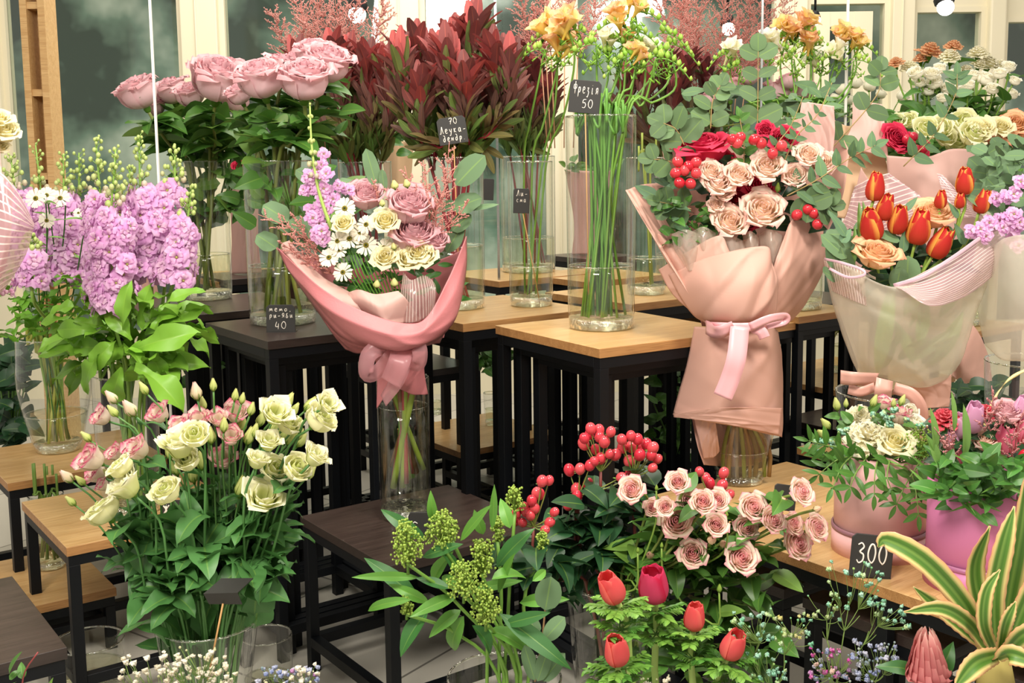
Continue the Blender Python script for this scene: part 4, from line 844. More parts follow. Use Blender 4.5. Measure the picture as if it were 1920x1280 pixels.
# ------------------------------------------------------------------ pink spray roses
pr_ = [(1177, 924, 25), (1262, 912, 22), (1282, 946, 22), (1308, 950, 24), (1215, 958, 18), (1258, 986, 31), (1238, 958, 18), (1331, 994, 22), (1323, 1021, 17), (1345, 1029, 15), (1287, 1046, 27), (1376, 1057, 31), (1207, 1047, 16), (1387, 1000, 23), (1437, 988, 25), (1400, 963, 28), (1474, 995, 22), (1480, 1034, 31), (1516, 1004, 26), (1490, 936, 25), (1458, 951, 16), (1335, 948, 22), (1522, 968, 14)]
cut_flowers(V['hyp'], [(x, y, r, 'pinkspray' if r > 17 else 'rosebud', U(-.06, .04), ((x-1330)/350, -.75, .5)) for x, y, r in pr_], 1.98, 'spray_rose', 'rose', 'pink and cream spray rose', 'the floor bunch', 'pink spray roses in the floor bunch', hexc('7A8A40'), 'rose', 9, .06, .0026, lz=(.4, .88))
cut_flowers(V['hyp'], [(x, y, r, 'greenbud', 0, (0, -.2, 1)) for x, y, r in [(1229, 1030, 8), (1335, 1114, 12), (1184, 1038, 8), (1222, 922, 8), (1352, 975, 8)]], 1.96, 'rose_bud', 'rose', 'closed green rose bud', 'the floor bunch', 'green rose buds', hexc('7A9A40'), 'rose', 3, .05, .0018)
mb = MB()
for i in range(150):
    p = P(U(1150, 1440), U(1040, 1270), 2.05+U(-.05, .1)); addleaf(mb, 'rose', p, rdir(U(-.5, .6)), U(.05, .08), tint=(U(.5, 1),)*3, roll=U(-.8, .8))
t = obj('rose_foliage', mb, 'leaf', None, 'dark green leaf mass beneath the pink spray roses'); t['category'] = 'foliage'

# ------------------------------------------------------------------ anemones
ANV = vase('bucket_vase', 'clear vase of coral anemones cut off by the bottom edge', P(1250, 1300, 1.74)[0], 1.74, 0, .36, .09, .11, water=.5)
def ferny(c, r, n=11, seed=0):
    mb = MB()
    for i in range(n):
        g = nrm(rdir(U(-.1, .5), i*2*math.pi/n+U(-.2, .2))); L = r*U(.8, 1.15); cl = mix(hexc('6E9A3E'), hexc('43762C'), U(0, 1))
        sp = c+g*L; mb.tube([c, sp], [.0015, .0008], cl, 4, False)
        for j in range(7):
            f = .3+.7*j/7; q = c+g*L*f; 
            for sgn in (-1, 1):
                o = nrm(g*.8+np.cross(g, (0, 0, 1))*sgn*.8+np.array([0, 0, U(-.2, .3)])); mb.merge(LF['pist'][j % 4], frameX(q, o, (0, 0, 1), L*.42*(1.1-.5*f), L*.5), mix(cl, (1, 1, 1), 0)/hexc('4A7A34'))
    return mb
for i, (x, y, r, kd, ax, col, lab) in enumerate([(1134, 1110, 25, 'anem', (-.35, -.3, .9), 0, 'coral anemone bud at upper left, leaning left'), (1212, 1104, 30, 'anemp', (-.1, -.3, 1), 0, 'tallest and largest deep pink anemone'), (1140, 1227, 25, 'anem', (-.1, -.35, 1), 0, 'red anemone bud low at the left'), (1287, 1168, 21, 'anem', (.05, -.2, 1), 0, 'pale-footed pink anemone bud in the middle'), (1357, 1222, 24, 'anem', (.3, -.35, 1), 0, 'coral anemone at the right, leaning right')]):
    d = 1.74+(-.03, .02, -.08, 0, -.04)[i]; p = P(x, y, d); a = nrm(ax); c = p-a*S(r, d)*1.35
    path = stempath(ANV, c, ax, n=12, k=.05); t = thing('anemone', lab, 'flower', path[0], 'coral anemones'); obj('stem', MB().tube(path, [.0065, .0052], hexc('A9C46A'), 8), 'stem', t)
    r *= 1.28; obj('bloom', bmesh_of(kd, i), 'petal', t, mtx=frameZ(c+a*.004, a, S(r, d), i)); cc = c-a*(.01 if i != 1 else .02); obj('leaf_collar', ferny(cc, S(62, d)), 'leaf', t)
    obj('leaf_tuft', ferny(cc-np.array([0, .01, .035]), S(60, d), 9), 'leaf', t)

# ------------------------------------------------------------------ gypsophila
MINT = [hexc('8FD0B0'), hexc('A8DCC0'), hexc('7CC49C'), hexc('B8D890')]; YEL = [hexc('D2CC7A'), hexc('B8CC80')]; CRM = [hexc('F2E8CC'), hexc('FAF4E0')]; MIX = [hexc('C47AC0'), hexc('D84AB0'), hexc('8E9AC4'), hexc('C8C8DC'), hexc('D8B8A8')]; BLU = [hexc('8E9CC8'), hexc('AAB4D4'), hexc('C4C6D8')]
for x, y, cs, bs, sp, lab, n_ in [(1395, 1185, MINT, (1400, 1300), 44, 'mint gypsophila sprig just right of the coral anemone', 30), (1465, 1190, MINT+YEL, (1440, 1300), 42, 'mint and yellow gypsophila sprig left of the open table legs', 28), (1595, 1110, MINT, (1535, 1300), 58, 'tall mint gypsophila sprig rising in front of the price tag 300', 34), (1655, 1170, MINT, (1540, 1290), 36, 'mint gypsophila side sprig under the bench edge', 22), (1530, 1150, YEL+MINT, (1540, 1290), 32, 'yellowish gypsophila side sprig under the bench edge', 16),
                              (1540, 1262, MIX, (1560, 1340), 42, 'pink and violet gypsophila at the bottom edge', 60), (1625, 1255, BLU, (1620, 1340), 44, 'blue-grey gypsophila at the bottom edge beside the protea', 70), (1420, 1262, MINT, (1430, 1340), 40, 'low mint gypsophila at the bottom edge', 30),
                              (265, 1252, CRM, (300, 1360), 60, 'cream gypsophila at the bottom edge, left half of the bunch', 60), (350, 1245, CRM, (320, 1360), 62, 'cream gypsophila at the bottom edge in front of the lisianthus vase', 80), (400, 1265, CRM, (340, 1360), 30, 'cream gypsophila at the bottom edge, right tip of the bunch', 30), (500, 1262, BLU+CRM, (520, 1350), 34, 'blue-tinted gypsophila at the bottom edge, left clump', 34), (552, 1262, BLU+MIX[:1]+CRM, (530, 1350), 32, 'blue-tinted gypsophila at the bottom edge, right clump', 34), (1210, 1290, CRM, (1220, 1350), 30, 'cream gypsophila tips under the anemones', 20)]:
    gyps(x, y, 1.7 if x > 700 else 1.62, 0, cs, bs, lab, None, sp, n=n_)
# red-green twigs bottom left corner
t = thing('leafy_twig', 'thin red-stemmed twig with pale green leaves in the bottom left corner', 'foliage', P(10, 1300, 1.6))
obj('stem', MB().tube(crom([P(20, 1300, 1.6), P(28, 1240, 1.6), P(55, 1200, 1.6)], 8), .0012, hexc('8E3A3A'), 5), 'stem', t)
for a, b, w_ in (((0, 1240), (18, 1195), 14), ((0, 1250), (20, 1228), 16), ((25, 1250), (22, 1215), 18), ((65, 1290), (80, 1250), 14), ((5, 1262), (12, 1252), 8)): leafpp('rose', a, b, 1.6, t, w_)
# ------------------------------------------------------------------ protea and variegated bromeliad
c = P(1722, 1290, 1.62); t = thing('protea', 'closed pink protea bud at the bottom right, beside the striped leaves', 'flower', c); mb = MB()
for k in range(6):
    for j in range(9):
        R = .56+.06*k; hh = 2.6-.36*k; revpetal(mb, [(.2, 0), (R, .5), (R*1.02, hh*.55), (R*.75, hh*.85), (R*.38, hh)], j*.698+k*.35, .42, mix(hexc('B84A5A'), hexc('D87A80'), k/5), hexc('E89A96'), hexc('F4D0C4'), p=2.2, nu=5, nv=7, edge=.8)
obj('bloom', mb.mesh('bloom'), 'petal', t, mtx=frameZ(c-np.array([0, 0, .01]), (-.1, -.12, 1), S(47, 1.62)))
obj('stem', MB().tube([c-np.array([0, 0, .25]), c], .006, GREEN), 'stem', t)
mb = MB()
for a in (((1700, 1280), (1660, 1255)), ((1745, 1285), (1765, 1240))): leafpp('skimd', a[0], a[1], 1.64, t, 34)
c = P(1845, 1235, 1.58); t = thing('bromeliad', 'spiky bromeliad with green leaves edged in cream at the lower right corner', 'plant', P(1850, 1330, 1.58))
obj('core', MB().tube([P(1850, 1330, 1.58), c], [.03, .022], hexc('B8A860'), 12), 'leaf', t)
def strap(pts, wpx, d, prof=None, fold=.35, up=(0, -1, .3)):
    """leaf blade along pixel points, wpx wide at its widest"""
    q = crom([P(x, y, d+dd) for x, y, dd in pts], 22); s = np.linspace(0, 1, 22); W = S(wpx, d)/2*np.clip((.55+.9*s-.0*s)*(1-s**2.6), .02, 1.1); tt = np.linspace(-1, 1, 9)
    tg = np.gradient(q, axis=0); tg /= np.linalg.norm(tg, axis=1)[:, None]; sd = np.cross(tg, np.asarray(up, float)); sd /= np.linalg.norm(sd, axis=1)[:, None]; nn = np.cross(sd, tg)
    g = q[:, None]+sd[:, None]*(W[:, None]*tt[None])[..., None]+nn[:, None]*(W[:, None]*np.abs(tt)[None]*fold)[..., None]
    g[:, 0] += sd*(-.0012*(np.arange(22) % 2))[:, None]; g[:, -1] += sd*(.0012*(np.arange(22) % 2))[:, None]
    cc = np.zeros((22, 9, 3)); cc[:] = hexc('5E8A34'); cc[:, [3, 5]] = hexc('4E7A2C'); cc[:, [1, 7]] = hexc('E6D68C'); cc[:, [0, 8]] = hexc('E0A878'); cc[:, 4] = hexc('7A9E48'); return MB().grid(g, cc)
for pts, w_ in [([(1835, 1235, 0), (1790, 1150, -.02), (1720, 1070, -.03), (1652, 1030, -.02), (1634, 1042, -.02)], 52), ([(1835, 1240, 0), (1800, 1190, -.03), (1750, 1160, -.05), (1680, 1165, -.05)], 38), ([(1830, 1235, .02), (1780, 1190, .02), (1735, 1150, .02), (1698, 1118, .02)], 34), ([(1850, 1235, .0), (1850, 1130, .0), (1870, 1040, .0), (1892, 972, .01)], 50), ([(1862, 1235, .02), (1880, 1130, .03), (1905, 1010, .03), (1918, 902, .02)], 56),
                ([(1848, 1235, .03), (1822, 1150, .04), (1815, 1080, .04), (1845, 1008, .02)], 48), ([(1872, 1240, 0), (1900, 1170, 0), (1930, 1110, 0), (1965, 1060, 0)], 52), ([(1865, 1250, -.03), (1900, 1215, -.05), (1950, 1195, -.05)], 46), ([(1850, 1255, -.04), (1880, 1250, -.08), (1940, 1275, -.1)], 44), ([(1850, 1250, -.04), (1810, 1265, -.08), (1770, 1310, -.1)], 50), ([(1845, 1240, -.02), (1828, 1190, -.04), (1835, 1130, -.04), (1862, 1090, -.03)], 34), ([(1858, 1240, -.03), (1870, 1190, -.05), (1890, 1150, -.05)], 30)]:
    solid(obj('leaf', strap(pts, w_, 1.58), 'leaf', t), .0012)

# ------------------------------------------------------------------ wrapping materials
M['peach_paper'] = bump(nmat('peach_paper', .6, 'D4A696', transl=.12), 6, .3, dist=.004)
M['pink_foil'] = bump(nmat('pink_foil', .5, 'CF7F84', transl=.1, metal=.0), 260, .25)
_n = M['pink_foil'].node_tree; _p = _n.nodes['Principled BSDF']; _p.inputs['Thin Film Thickness'].default_value = 420; _p.inputs['Thin Film IOR'].default_value = 1.45; _p.inputs['Coat Weight'].default_value = .08
M['blush_paper'] = bump(nmat('blush_paper', .5, 'E0B8AE', transl=.25), 8, .2, dist=.004)
M['beige_paper'] = bump(nmat('beige_paper', .6, 'D8B690', transl=.1), 6, .2, dist=.004)
M['film'] = glassmat('frosted_film', (.97, .96, .92), .8, .3, body=.4, bodycol='EFE8DA')
M['clear_film'] = glassmat('clear_film', (.98, .97, .95), 1.6, .12, body=.3, bodycol='EBDDD0')
def striped(name, base, line, n, axis, body=.5, w_=.22):
    m = glassmat(name, (.98, .96, .95), 1.2, .2, body=body, bodycol=base); nt = m.node_tree; N = nt.nodes; L = nt.links; y = N[m['mixnode']]
    tc = N.new('ShaderNodeUVMap'); sp = N.new('ShaderNodeSeparateXYZ'); mu = N.new('ShaderNodeMath'); mu.operation = 'MULTIPLY'; mu.inputs[1].default_value = n
    fr = N.new('ShaderNodeMath'); fr.operation = 'FRACT'; lt = N.new('ShaderNodeMath'); lt.operation = 'LESS_THAN'; lt.inputs[1].default_value = w_
    L.new(tc.outputs[0], sp.inputs[0]); L.new(sp.outputs[axis], mu.inputs[0]); L.new(mu.outputs[0], fr.inputs[0]); L.new(fr.outputs[0], lt.inputs[0])
    mr = N.new('ShaderNodeMapRange'); mr.inputs[3].default_value = body; mr.inputs[4].default_value = .95; L.new(lt.outputs[0], mr.inputs[0]); L.new(mr.outputs[0], y.inputs[0])
    mc = N.new('ShaderNodeMix'); mc.data_type = 'RGBA'; mc.inputs[6].default_value = (*hexc(base), 1); mc.inputs[7].default_value = (*hexc(line), 1); L.new(lt.outputs[0], mc.inputs[0])
    for q in N:
        if q.type in ('BSDF_DIFFUSE', 'BSDF_TRANSLUCENT'): L.new(mc.outputs[2], q.inputs[0])
    return m
M['striped_film'] = striped('striped_film', 'D9B8C0', 'F6E6E2', 16, 1, .38)
M['striped_clear'] = striped('striped_clear', 'DCC0BC', 'F8ECE6', 14, 0, .25, .16)
M['lilac_edge'] = nmat('lilac_edge', .5, 'C9A6B2')
M['organza'] = glassmat('organza', (1, .95, .95), .8, .3, body=.4, bodycol='E6AEB4')
M['satin'] = nmat('satin_ribbon', .28, 'E8AEB4', sheen=.3, spec=.6)
M['satin_peach'] = nmat('satin_peach', .4, 'CE9C8E', spec=.6)
def sheet(parent, rows, mat, name='wrapping_paper', t=.0012, crump=.004, label=None, nn=40, mm=56, seed=1, fn=P):
    """curved sheet through rows of (px, py, distance)"""
    g = sheetpts([[fn(*q) for q in r] for r in rows], nn, mm); rs = np.random.RandomState(seed); h, w2 = g.shape[:2]
    dz = np.zeros((h, w2)); U_, V_ = np.meshgrid(np.linspace(0, 1, w2), np.linspace(0, 1, h))
    for _ in range(4):
        a, b, ph = rs.uniform(-3.5, 3.5), rs.uniform(-2.5, 2.5), rs.uniform(0, 6.28); dz += (1-2*np.abs(((a*U_+b*V_+ph+.25*np.sin(5*V_+ph)) % 2)-1))**3*rs.uniform(.3, 1.3)
    g[..., 1] += dz/2.2*crump; g[..., 0] += np.roll(dz, 5, 1)/4*crump*.3*(np.sin(U_*math.pi))
    mb = MB().grid(g, (1, 1, 1), uv=np.stack([U_, V_], -1)); o = obj(name, mb, mat, parent, label); solid(o, t); return o
def ribbon(parent, pts, wpx, d, mat='satin', name='ribbon', updir=(0, -1, 0), tw=0, label=None, fold=0):
    q = crom([P(x, y, d+dd) for x, y, dd in pts], 26); tg = np.gradient(q, axis=0); tg /= np.linalg.norm(tg, axis=1)[:, None]
    sd = np.cross(tg, np.asarray(updir, float)); sd /= np.linalg.norm(sd, axis=1)[:, None]; W = S(wpx, d)/2
    an = np.linspace(0, tw, 26)[:, None]; sd = sd*np.cos(an)+np.cross(tg, sd)*np.sin(an)
    g = np.stack([q-sd*W, q-sd*W*.33+np.array([0, -fold, 0]), q+sd*W*.33, q+sd*W], 1); o = obj(name, MB().grid(g, (1, 1, 1)), mat, parent, label); solid(o, .0006); return o
def head(t, kd, x, y, r, d, ax=None, name='rose', label=None, sz=None):
    ax = ax or (U(-.25, .25), -.85, .5); return bloom(kd, P(x, y, d), S(r, d), ax, t, name, label=label)
def sprig(t, pts, d, kind, leafs, n, L, both=True, col='A8905E', name='eucalyptus_sprig', mat='matte_leaf', bend=.5, tint=(.85, .84, .74)):
    """a thin twig with paired leaves as one part of a bouquet"""
    q = crom([P(x, y, d+dd) for x, y, dd in pts], 20); mb = MB(); mb.tube(q, [.0018, .0009], hexc(col), 5)
    for i in range(n):
        f = .12+.86*i/(n-1); k = int(f*19); p = q[k]; tg = nrm(q[min(19, k+1)]-q[max(0, k-1)]); sd = nrm(np.cross(tg, (U(-.3, .3), -1, U(-.3, .3))))
        for s in ((1, -1) if both else (1 if i % 2 else -1,)): addleaf(mb, kind, p, nrm(sd*s+tg*bend+np.array([0, U(-.4, .1), 0])), L*U(.8, 1.15)*(1.1-.35*f), up=(U(-.2, .2), -.9, .4), roll=U(-.5, .5), tint=np.array(tint)*U(.8, 1.2))
    addleaf(mb, kind, q[-1], nrm(q[-1]-q[-3]), L*.7, up=(0, -.9, .3), tint=tint)
    return obj(name, mb, mat, t)
def leafmass(t, kind, box, d, n, L, name='foliage', tint=(1, 1, 1), el=(-.3, .9), dj=.05, mat='leaf'):
    mb = MB()
    for i in range(n):
        p = P(U(box[0], box[2]), U(box[1], box[3]), d+U(-dj, dj)); k = U(.7, 1.15); addleaf(mb, kind, p, nrm(rdir(U(*el))+np.array([0, -.4, 0])), L*U(.7, 1.2), up=(U(-.3, .3), -.8, .5), roll=U(-.5, .5), tint=np.array(tint)*k)
    return obj(name, mb, mat, t)
ZA = lambda x, y: (480+x/4, 240+y/4)

# ------------------------------------------------------------------ rose-pink wrapped bouquet in the tall vase
D = 2.62
t = thing('wrapped_bouquet', 'rose-pink foil wrapped bouquet of lilac, white daisies and mauve roses, in the tall vase', 'bouquet', P(750, 690, 2.7))
for x, y, kd, r, nm in [(690, 367, 'mauve', 31, 'rose'), (771, 390, 'mauve', 40, 'rose'), (775, 445, 'mauve', 40, 'rose'), (815, 455, 'mauve', 26, 'rose')]: head(t, kd, x, y, r, D+(.03 if x == 690 else 0), (U(-.1, .2), -.6, .8))
for x, y, r in [(649, 380, 22), (687, 410, 20), (657, 435, 22), (632, 440, 20), (687, 450, 22), (719, 455, 18), (616, 470, 21), (642, 500, 20), (677, 426, 18), (636, 458, 17)]: head(t, 'daisy', x, y, r, D-.05, (U(-.3, .2), -.9, U(.2, .5)), 'daisy')
for x, y, r in [(726, 409, 24), (648, 412, 20), (725, 477, 24), (768, 480, 26), (800, 478, 22), (785, 470, 22)]: head(t, 'cream', x, y, r, D-.05, (U(-.2, .2), -.8, .6), 'spray_rose', 'small cream rose')
for x, y, r in [(707, 527, 13), (740, 525, 14), (721, 375, 11), (745, 342, 14), (768, 340, 13), (741, 457, 11)]: head(t, 'creambud', x, y, r, D-.06, (U(-.2, .2), -.3, 1), 'rose_bud')
# lilac stock spike
sp = crom([P(626, 424, D-.03), P(603, 350, D-.03), P(592, 270, D-.02), P(590, 186, D)], 12); obj('stock_stem', MB().tube(sp, [.0048, .0018], hexc('A3BF5E'), 7), 'stem', t)
for x, y in [(575, 347), (600, 310), (610, 300), (618, 318), (588, 345), (612, 345), (622, 350), (650, 345), (660, 350), (630, 365), (590, 385), (600, 395), (610, 365), (602, 410), (597, 430), (608, 440), (590, 400), (618, 385), (640, 340), (585, 322), (606, 425), (614, 280)]: obj('floret', bmesh_of('stockf', random.randrange(3)), 'petal', t, mtx=frameZ(P(x, y, D-.02+U(-.02, .03)), (U(-.5, .5), -.9, U(-.1, .4)), S(17, D)*U(.7, 1.1), U(0, 6)))
mb = MB()
for i in range(26):
    f = i/25; p = sp[int(5+6*f)]+rdir(U(-.2, .4))*.012*(1.2-f); mb.ball(p, .0055*(1.05-.5*f), mix(hexc('BCCB7A'), hexc('DBA0C8'), max(0, .5-f)), 7, 5, 1.25); mb.tube([p, sp[int(5+6*f)]-np.array([0, 0, .006])], .001, hexc('A3BF5E'), 4)
obj('bud_cluster', mb, 'leaf', t)
for a, b, w_ in [((712, 345), (694, 274), 30), ((726, 352), (722, 312), 18), ((676, 342), (642, 328), 20), ((860, 345), (912, 290), 64), ((852, 390), (905, 368), 54), ((545, 405), (500, 372), 50), ((548, 425), (516, 385), 38), ((522, 455), (486, 428), 44), ((600, 432), (548, 402), 44), ((594, 330), (562, 308), 34), ((850, 430), (885, 400), 44), ((840, 470), (868, 420), 40), ((858, 394), (938, 382), 14), ((600, 450), (560, 440), 36)]: leafpp('euc', a, b, D+.03, t, w_, dt=0, mat='matte_leaf')
leafmass(t, 'lis', (625, 455, 720, 560), D+.02, 44, .045, tint=(.8, .95, .7)); leafmass(t, 'pist', (740, 470, 850, 560), D+.04, 40, .05, tint=(.7, .9, .8)); leafmass(t, 'euc', (590, 380, 840, 500), D+.1, 26, .05, tint=(.6, .75, .6), name='inner_leaves')
for i in range(13): x = 640+i*7; obj('stem', MB().tube(crom([P(x, 465+U(-10, 10), D-.02), P(x+22, 520, D-.02), P(720+i*3, 600, D+.02)], 6), .0016, hexc('5E9636')), 'stem', t)
for (bx, by), (tx, ty), n_ in [((790, 440), (850, 262), 18), ((800, 445), (765, 306), 14), ((810, 440), (885, 372), 12), ((805, 420), (858, 318), 14), ((790, 420), (800, 296), 14), ((820, 430), (833, 360), 10), ((610, 470), (488, 390), 13), ((600, 480), (548, 386), 12), ((610, 490), (526, 412), 13), ((600, 495), (525, 440), 12), ((625, 505), (590, 470), 8), ((712, 372), (702, 328), 5), ((735, 370), (728, 346), 4)]:
    obj('pink_filler_sprig', plume_mb(P(bx, by, D), P(tx, ty, D-.02+U(-.03, .05)), .34, PINKP, n_, 6, th=.0013), 'petal', t)
# wrapping: blush inner sheets, pink foil outside, patterned film
sheet(t, [[(545, 440, D+.02), (600, 505, D), (655, 540, D-.02)], [(530, 452, D+.0), (600, 530, D-.05), (668, 560, D-.07)], [(560, 500, D+.0), (620, 570, D-.06), (700, 610, D-.08)]], 'blush_paper', seed=2)
sheet(t, [[(654, 540, D-.04), (675, 536, D-.07), (705, 545, D-.09), (747, 540, D-.09)], [(660, 560, D-.06), (690, 560, D-.1), (720, 570, D-.11), (762, 556, D-.1)], [(690, 600, D-.04), (715, 600, D-.1), (735, 600, D-.1), (790, 600, D-.05)]], 'blush_paper', seed=3)
sheet(t, [[(758, 505, D-.06), (772, 520, D-.08), (795, 512, D-.05), (812, 522, D-.04)], [(752, 545, D-.07), (772, 550, D-.1), (800, 545, D-.07), (818, 540, D-.06)], [(745, 595, D-.06), (770, 600, D-.1), (800, 590, D-.07), (812, 585, D-.06)]], 'striped_clear', 'patterned_film', seed=4, label='clear film with white wavy lines')
sheet(t, [[(877, 440, D+.05), (868, 500, D+.0), (838, 550, D-.04), (805, 585, D-.06)], [(874, 446, D+.05), (858, 520, D-.02), (830, 570, D-.07), (800, 600, D-.08)]], 'blush_paper', seed=5)
sheet(t, [[(521, 452, D+.0), (600, 528, D-.08), (680, 575, D-.12), (762, 600, D-.13), (802, 588, D-.12), (842, 520, D-.06), (878, 440, D+.03)],
          [(545, 500, D+.0), (610, 570, D-.09), (685, 610, D-.15), (760, 628, D-.16), (812, 610, D-.13), (858, 560, D-.06), (876, 500, D+.02)],
          [(610, 600, D+.0), (640, 625, D-.07), (690, 640, D-.13), (755, 650, D-.15), (810, 632, D-.12), (850, 600, D-.05), (862, 560, D+.02)],
          [(646, 646, D+.02), (668, 655, D-.02), (700, 652, D-.06), (745, 655, D-.07), (790, 645, D-.06), (815, 640, D-.0), (822, 640, D+.04)]], 'pink_foil', crump=.018, seed=6, label='rose-pink foil sheet')
sheet(t, [[(521, 454, D+.02), (620, 480, D+.16), (750, 500, D+.2), (860, 470, D+.14), (877, 440, D+.05)], [(646, 640, D+.04), (690, 640, D+.12), (750, 640, D+.16), (800, 635, D+.12), (830, 630, D+.05)]], 'pink_foil', seed=7)
sheet(t, [[(700, 655, D+.02), (730, 660, D-.03), (765, 655, D-.03), (796, 655, D+.02)], [(703, 690, D+.02), (735, 700, D-.03), (765, 700, D-.03), (792, 690, D+.03)], [(701, 760, D+.04), (732, 722, D-.0), (770, 735, D-.0), (798, 735, D+.05)]], 'pink_foil', crump=.012, seed=8)
ribbon(t, [(735, 652, -.1), (712, 645, -.13), (688, 660, -.14), (684, 695, -.14), (705, 690, -.13), (735, 655, -.11)], 30, D, 'organza', 'ribbon_loop', tw=.6)
ribbon(t, [(745, 652, -.1), (775, 640, -.13), (785, 655, -.14), (778, 680, -.13), (745, 660, -.11)], 28, D, 'organza', 'ribbon_loop', tw=-.6)
ribbon(t, [(752, 648, -.12), (745, 675, -.15), (728, 712, -.14)], 40, D, 'organza', 'ribbon_tail', tw=.3); ribbon(t, [(760, 650, -.1), (745, 700, -.12), (714, 745, -.1)], 30, D, 'organza', 'ribbon_tail', tw=.9)
for i in range(14):
    x = 718+i*5; c_ = [hexc('8AA040'), hexc('7A5A3A'), hexc('6EA044'), hexc('A04A4A')][i % 4]; xx = (x-750)*(-.7)+750+U(-6, 6)
    a_ = P(x, 690, D+.03); e_ = Pz(750+(xx-750)*1.0, 962, .46); e_ = np.array([V['bq']['c'][0]+(xx-750)*.0017, V['bq']['c'][1]+U(-.03, .03), .411+.08+U(0, .05)]); m_ = (a_+e_)/2
    obj('stem', MB().tube(crom([a_, m_, e_], 8), U(.0045, .0085), c_, 8), 'stem', t)

# ------------------------------------------------------------------ peach paper bouquet
D = 2.62; ZB = lambda x, y: (1160+x/4.5725, 240+y/4.5725)
t = thing('wrapped_bouquet', 'large peach paper bouquet of crimson roses, pale spray roses and red berries, tied with satin', 'bouquet', P(1380, 760, 2.67))
for x, y, kd, r, ax in [(1321, 292, 'red', 54, (-.15, -.35, .95)), (1363, 313, 'red', 20, None), (1426, 364, 'red', 32, (.1, -.8, .6)), (1388, 385, 'red', 26, None), (1475, 276, 'red', 26, None), (1442, 256, 'red', 16, None), (1400, 430, 'red', 22, None), (1365, 400, 'red', 16, None)]: head(t, kd, x, y, r, D+(.02 if kd == 'red' else 0), ax, 'rose', 'crimson rose')
for x, y, r in [(1337, 332, 24), (1350, 352, 31), (1390, 340, 27), (1444, 327, 32), (1495, 345, 25), (1370, 428, 33), (1433, 408, 40), (1521, 306, 26), (1549, 323, 25), (1360, 372, 20), (1345, 395, 16)]: head(t, 'spray', x, y, r, D-.04, (U(-.3, .3), -.8, .6), 'spray_rose', 'pale blush spray rose')
head(t, 'greenbud', 1463, 366, 12, D-.04, (0, -.3, 1), 'rose_bud')
for i, q in enumerate([(535, 325), (515, 420), (545, 505), (640, 515), (628, 365), (690, 335), (690, 425), (590, 400), (1010, 145), (1050, 175), (1195, 150), (1255, 185), (1350, 275), (1430, 210), (1075, 130), (1545, 805), (1690, 795), (1640, 760), (1720, 890)]):
    x, y = ZB(*q); k = MB().ball((0, 0, 0), 1, mix(hexc('C01E30'), hexc('D8484E'), U(0, 1)), 14, 9, 1.15); k.ball((0, 0, 1.15), .12, hexc('5A2A22'), 6, 4); obj('berry', k.mesh('berry'), 'berry', t, mtx=frameZ(P(x, y, D-.06), (U(-.5, .5), -.6, .4), S(10, D)))
leafmass(t, 'small', (1240, 380, 1340, 470), D, 60, .035); leafmass(t, 'eucs', (1270, 180, 1560, 300), D+.14, 34, .06, tint=(.8, .78, .66), name='eucalyptus_leaves', mat='matte_leaf'); leafmass(t, 'hyp', (1320, 300, 1540, 450), D+.06, 80, .06); leafmass(t, 'eucs', (1235, 310, 1300, 430), D+.03, 22, .055, name='eucalyptus_leaves', mat='matte_leaf')
for pts, kd, L, n_ in [([(1425, 300, .05), (1430, 200, .04), (1433, 108, .03)], 'euc', .062, 5), ([(1290, 280, .0), (1275, 250, 0), (1252, 238, 0)], 'euc', .06, 3), ([(1300, 330, 0), (1262, 310, 0), (1232, 305, 0)], 'euc', .055, 3), ([(1300, 400, -.02), (1260, 390, -.02), (1240, 385, -.03)], 'euc', .05, 3),
                       ([(1480, 380, -.05), (1540, 350, -.07), (1600, 312, -.08), (1648, 290, -.08)], 'eucs', .05, 7), ([(1440, 360, -.03), (1460, 290, -.05), (1490, 250, -.05), (1515, 195, -.05)], 'eucs', .034, 7), ([(1400, 330, -.02), (1402, 280, -.02), (1395, 230, -.02)], 'small', .04, 5), ([(1470, 330, -.03), (1500, 270, -.04), (1540, 230, -.04), (1570, 170, .0)], 'eucs', .03, 8),
                       ([(1510, 380, -.05), (1530, 400, -.06), (1560, 400, -.06)], 'euc', .055, 4), ([(1560, 300, .1), (1650, 200, .12), (1662, 150, .14)], 'euc', .06, 4), ([(1700, 330, .3), (1760, 270, .3), (1800, 200, .3), (1805, 160, .3)], 'eucs', .05, 8), ([(1340, 250, .06), (1345, 200, .06), (1360, 170, .06)], 'euc', .05, 4)]: sprig(t, pts, D, kd, 0, n_, L)
# paper: back wings, side wings, front folds, waist, skirt
sheet(t, [[(1241, 238, D+.12), (1300, 262, D+.2), (1400, 262, D+.24), (1510, 235, D+.22), (1560, 225, D+.18), (1600, 300, D+.08)], [(1270, 420, D+.1), (1320, 440, D+.17), (1400, 440, D+.2), (1480, 430, D+.18), (1540, 420, D+.12), (1570, 420, D+.04)], [(1315, 620, D+.02), (1340, 622, D+.06), (1380, 622, D+.08), (1420, 622, D+.07), (1440, 622, D+.05), (1450, 620, D+.02)]], 'peach_paper', seed=11)
sheet(t, [[(1512, 202, D+.08), (1540, 208, D+.06), (1573, 214, D+.04)], [(1500, 260, D+.08), (1540, 265, D+.06), (1572, 270, D+.04)], [(1470, 330, D+.1), (1530, 335, D+.06), (1562, 340, D+.04)]], 'blush_paper', seed=12)
sheet(t, [[(1178, 362, D+.05), (1210, 352, D+.07), (1247, 350, D+.1)], [(1210, 420, D+.0), (1240, 420, D+.04), (1275, 425, D+.08)], [(1262, 510, D-.04), (1290, 510, D+.0), (1320, 510, D+.03)], [(1320, 610, D-.05), (1335, 612, D-.03), (1350, 615, D+.0)]], 'peach_paper', crump=.012, seed=13)
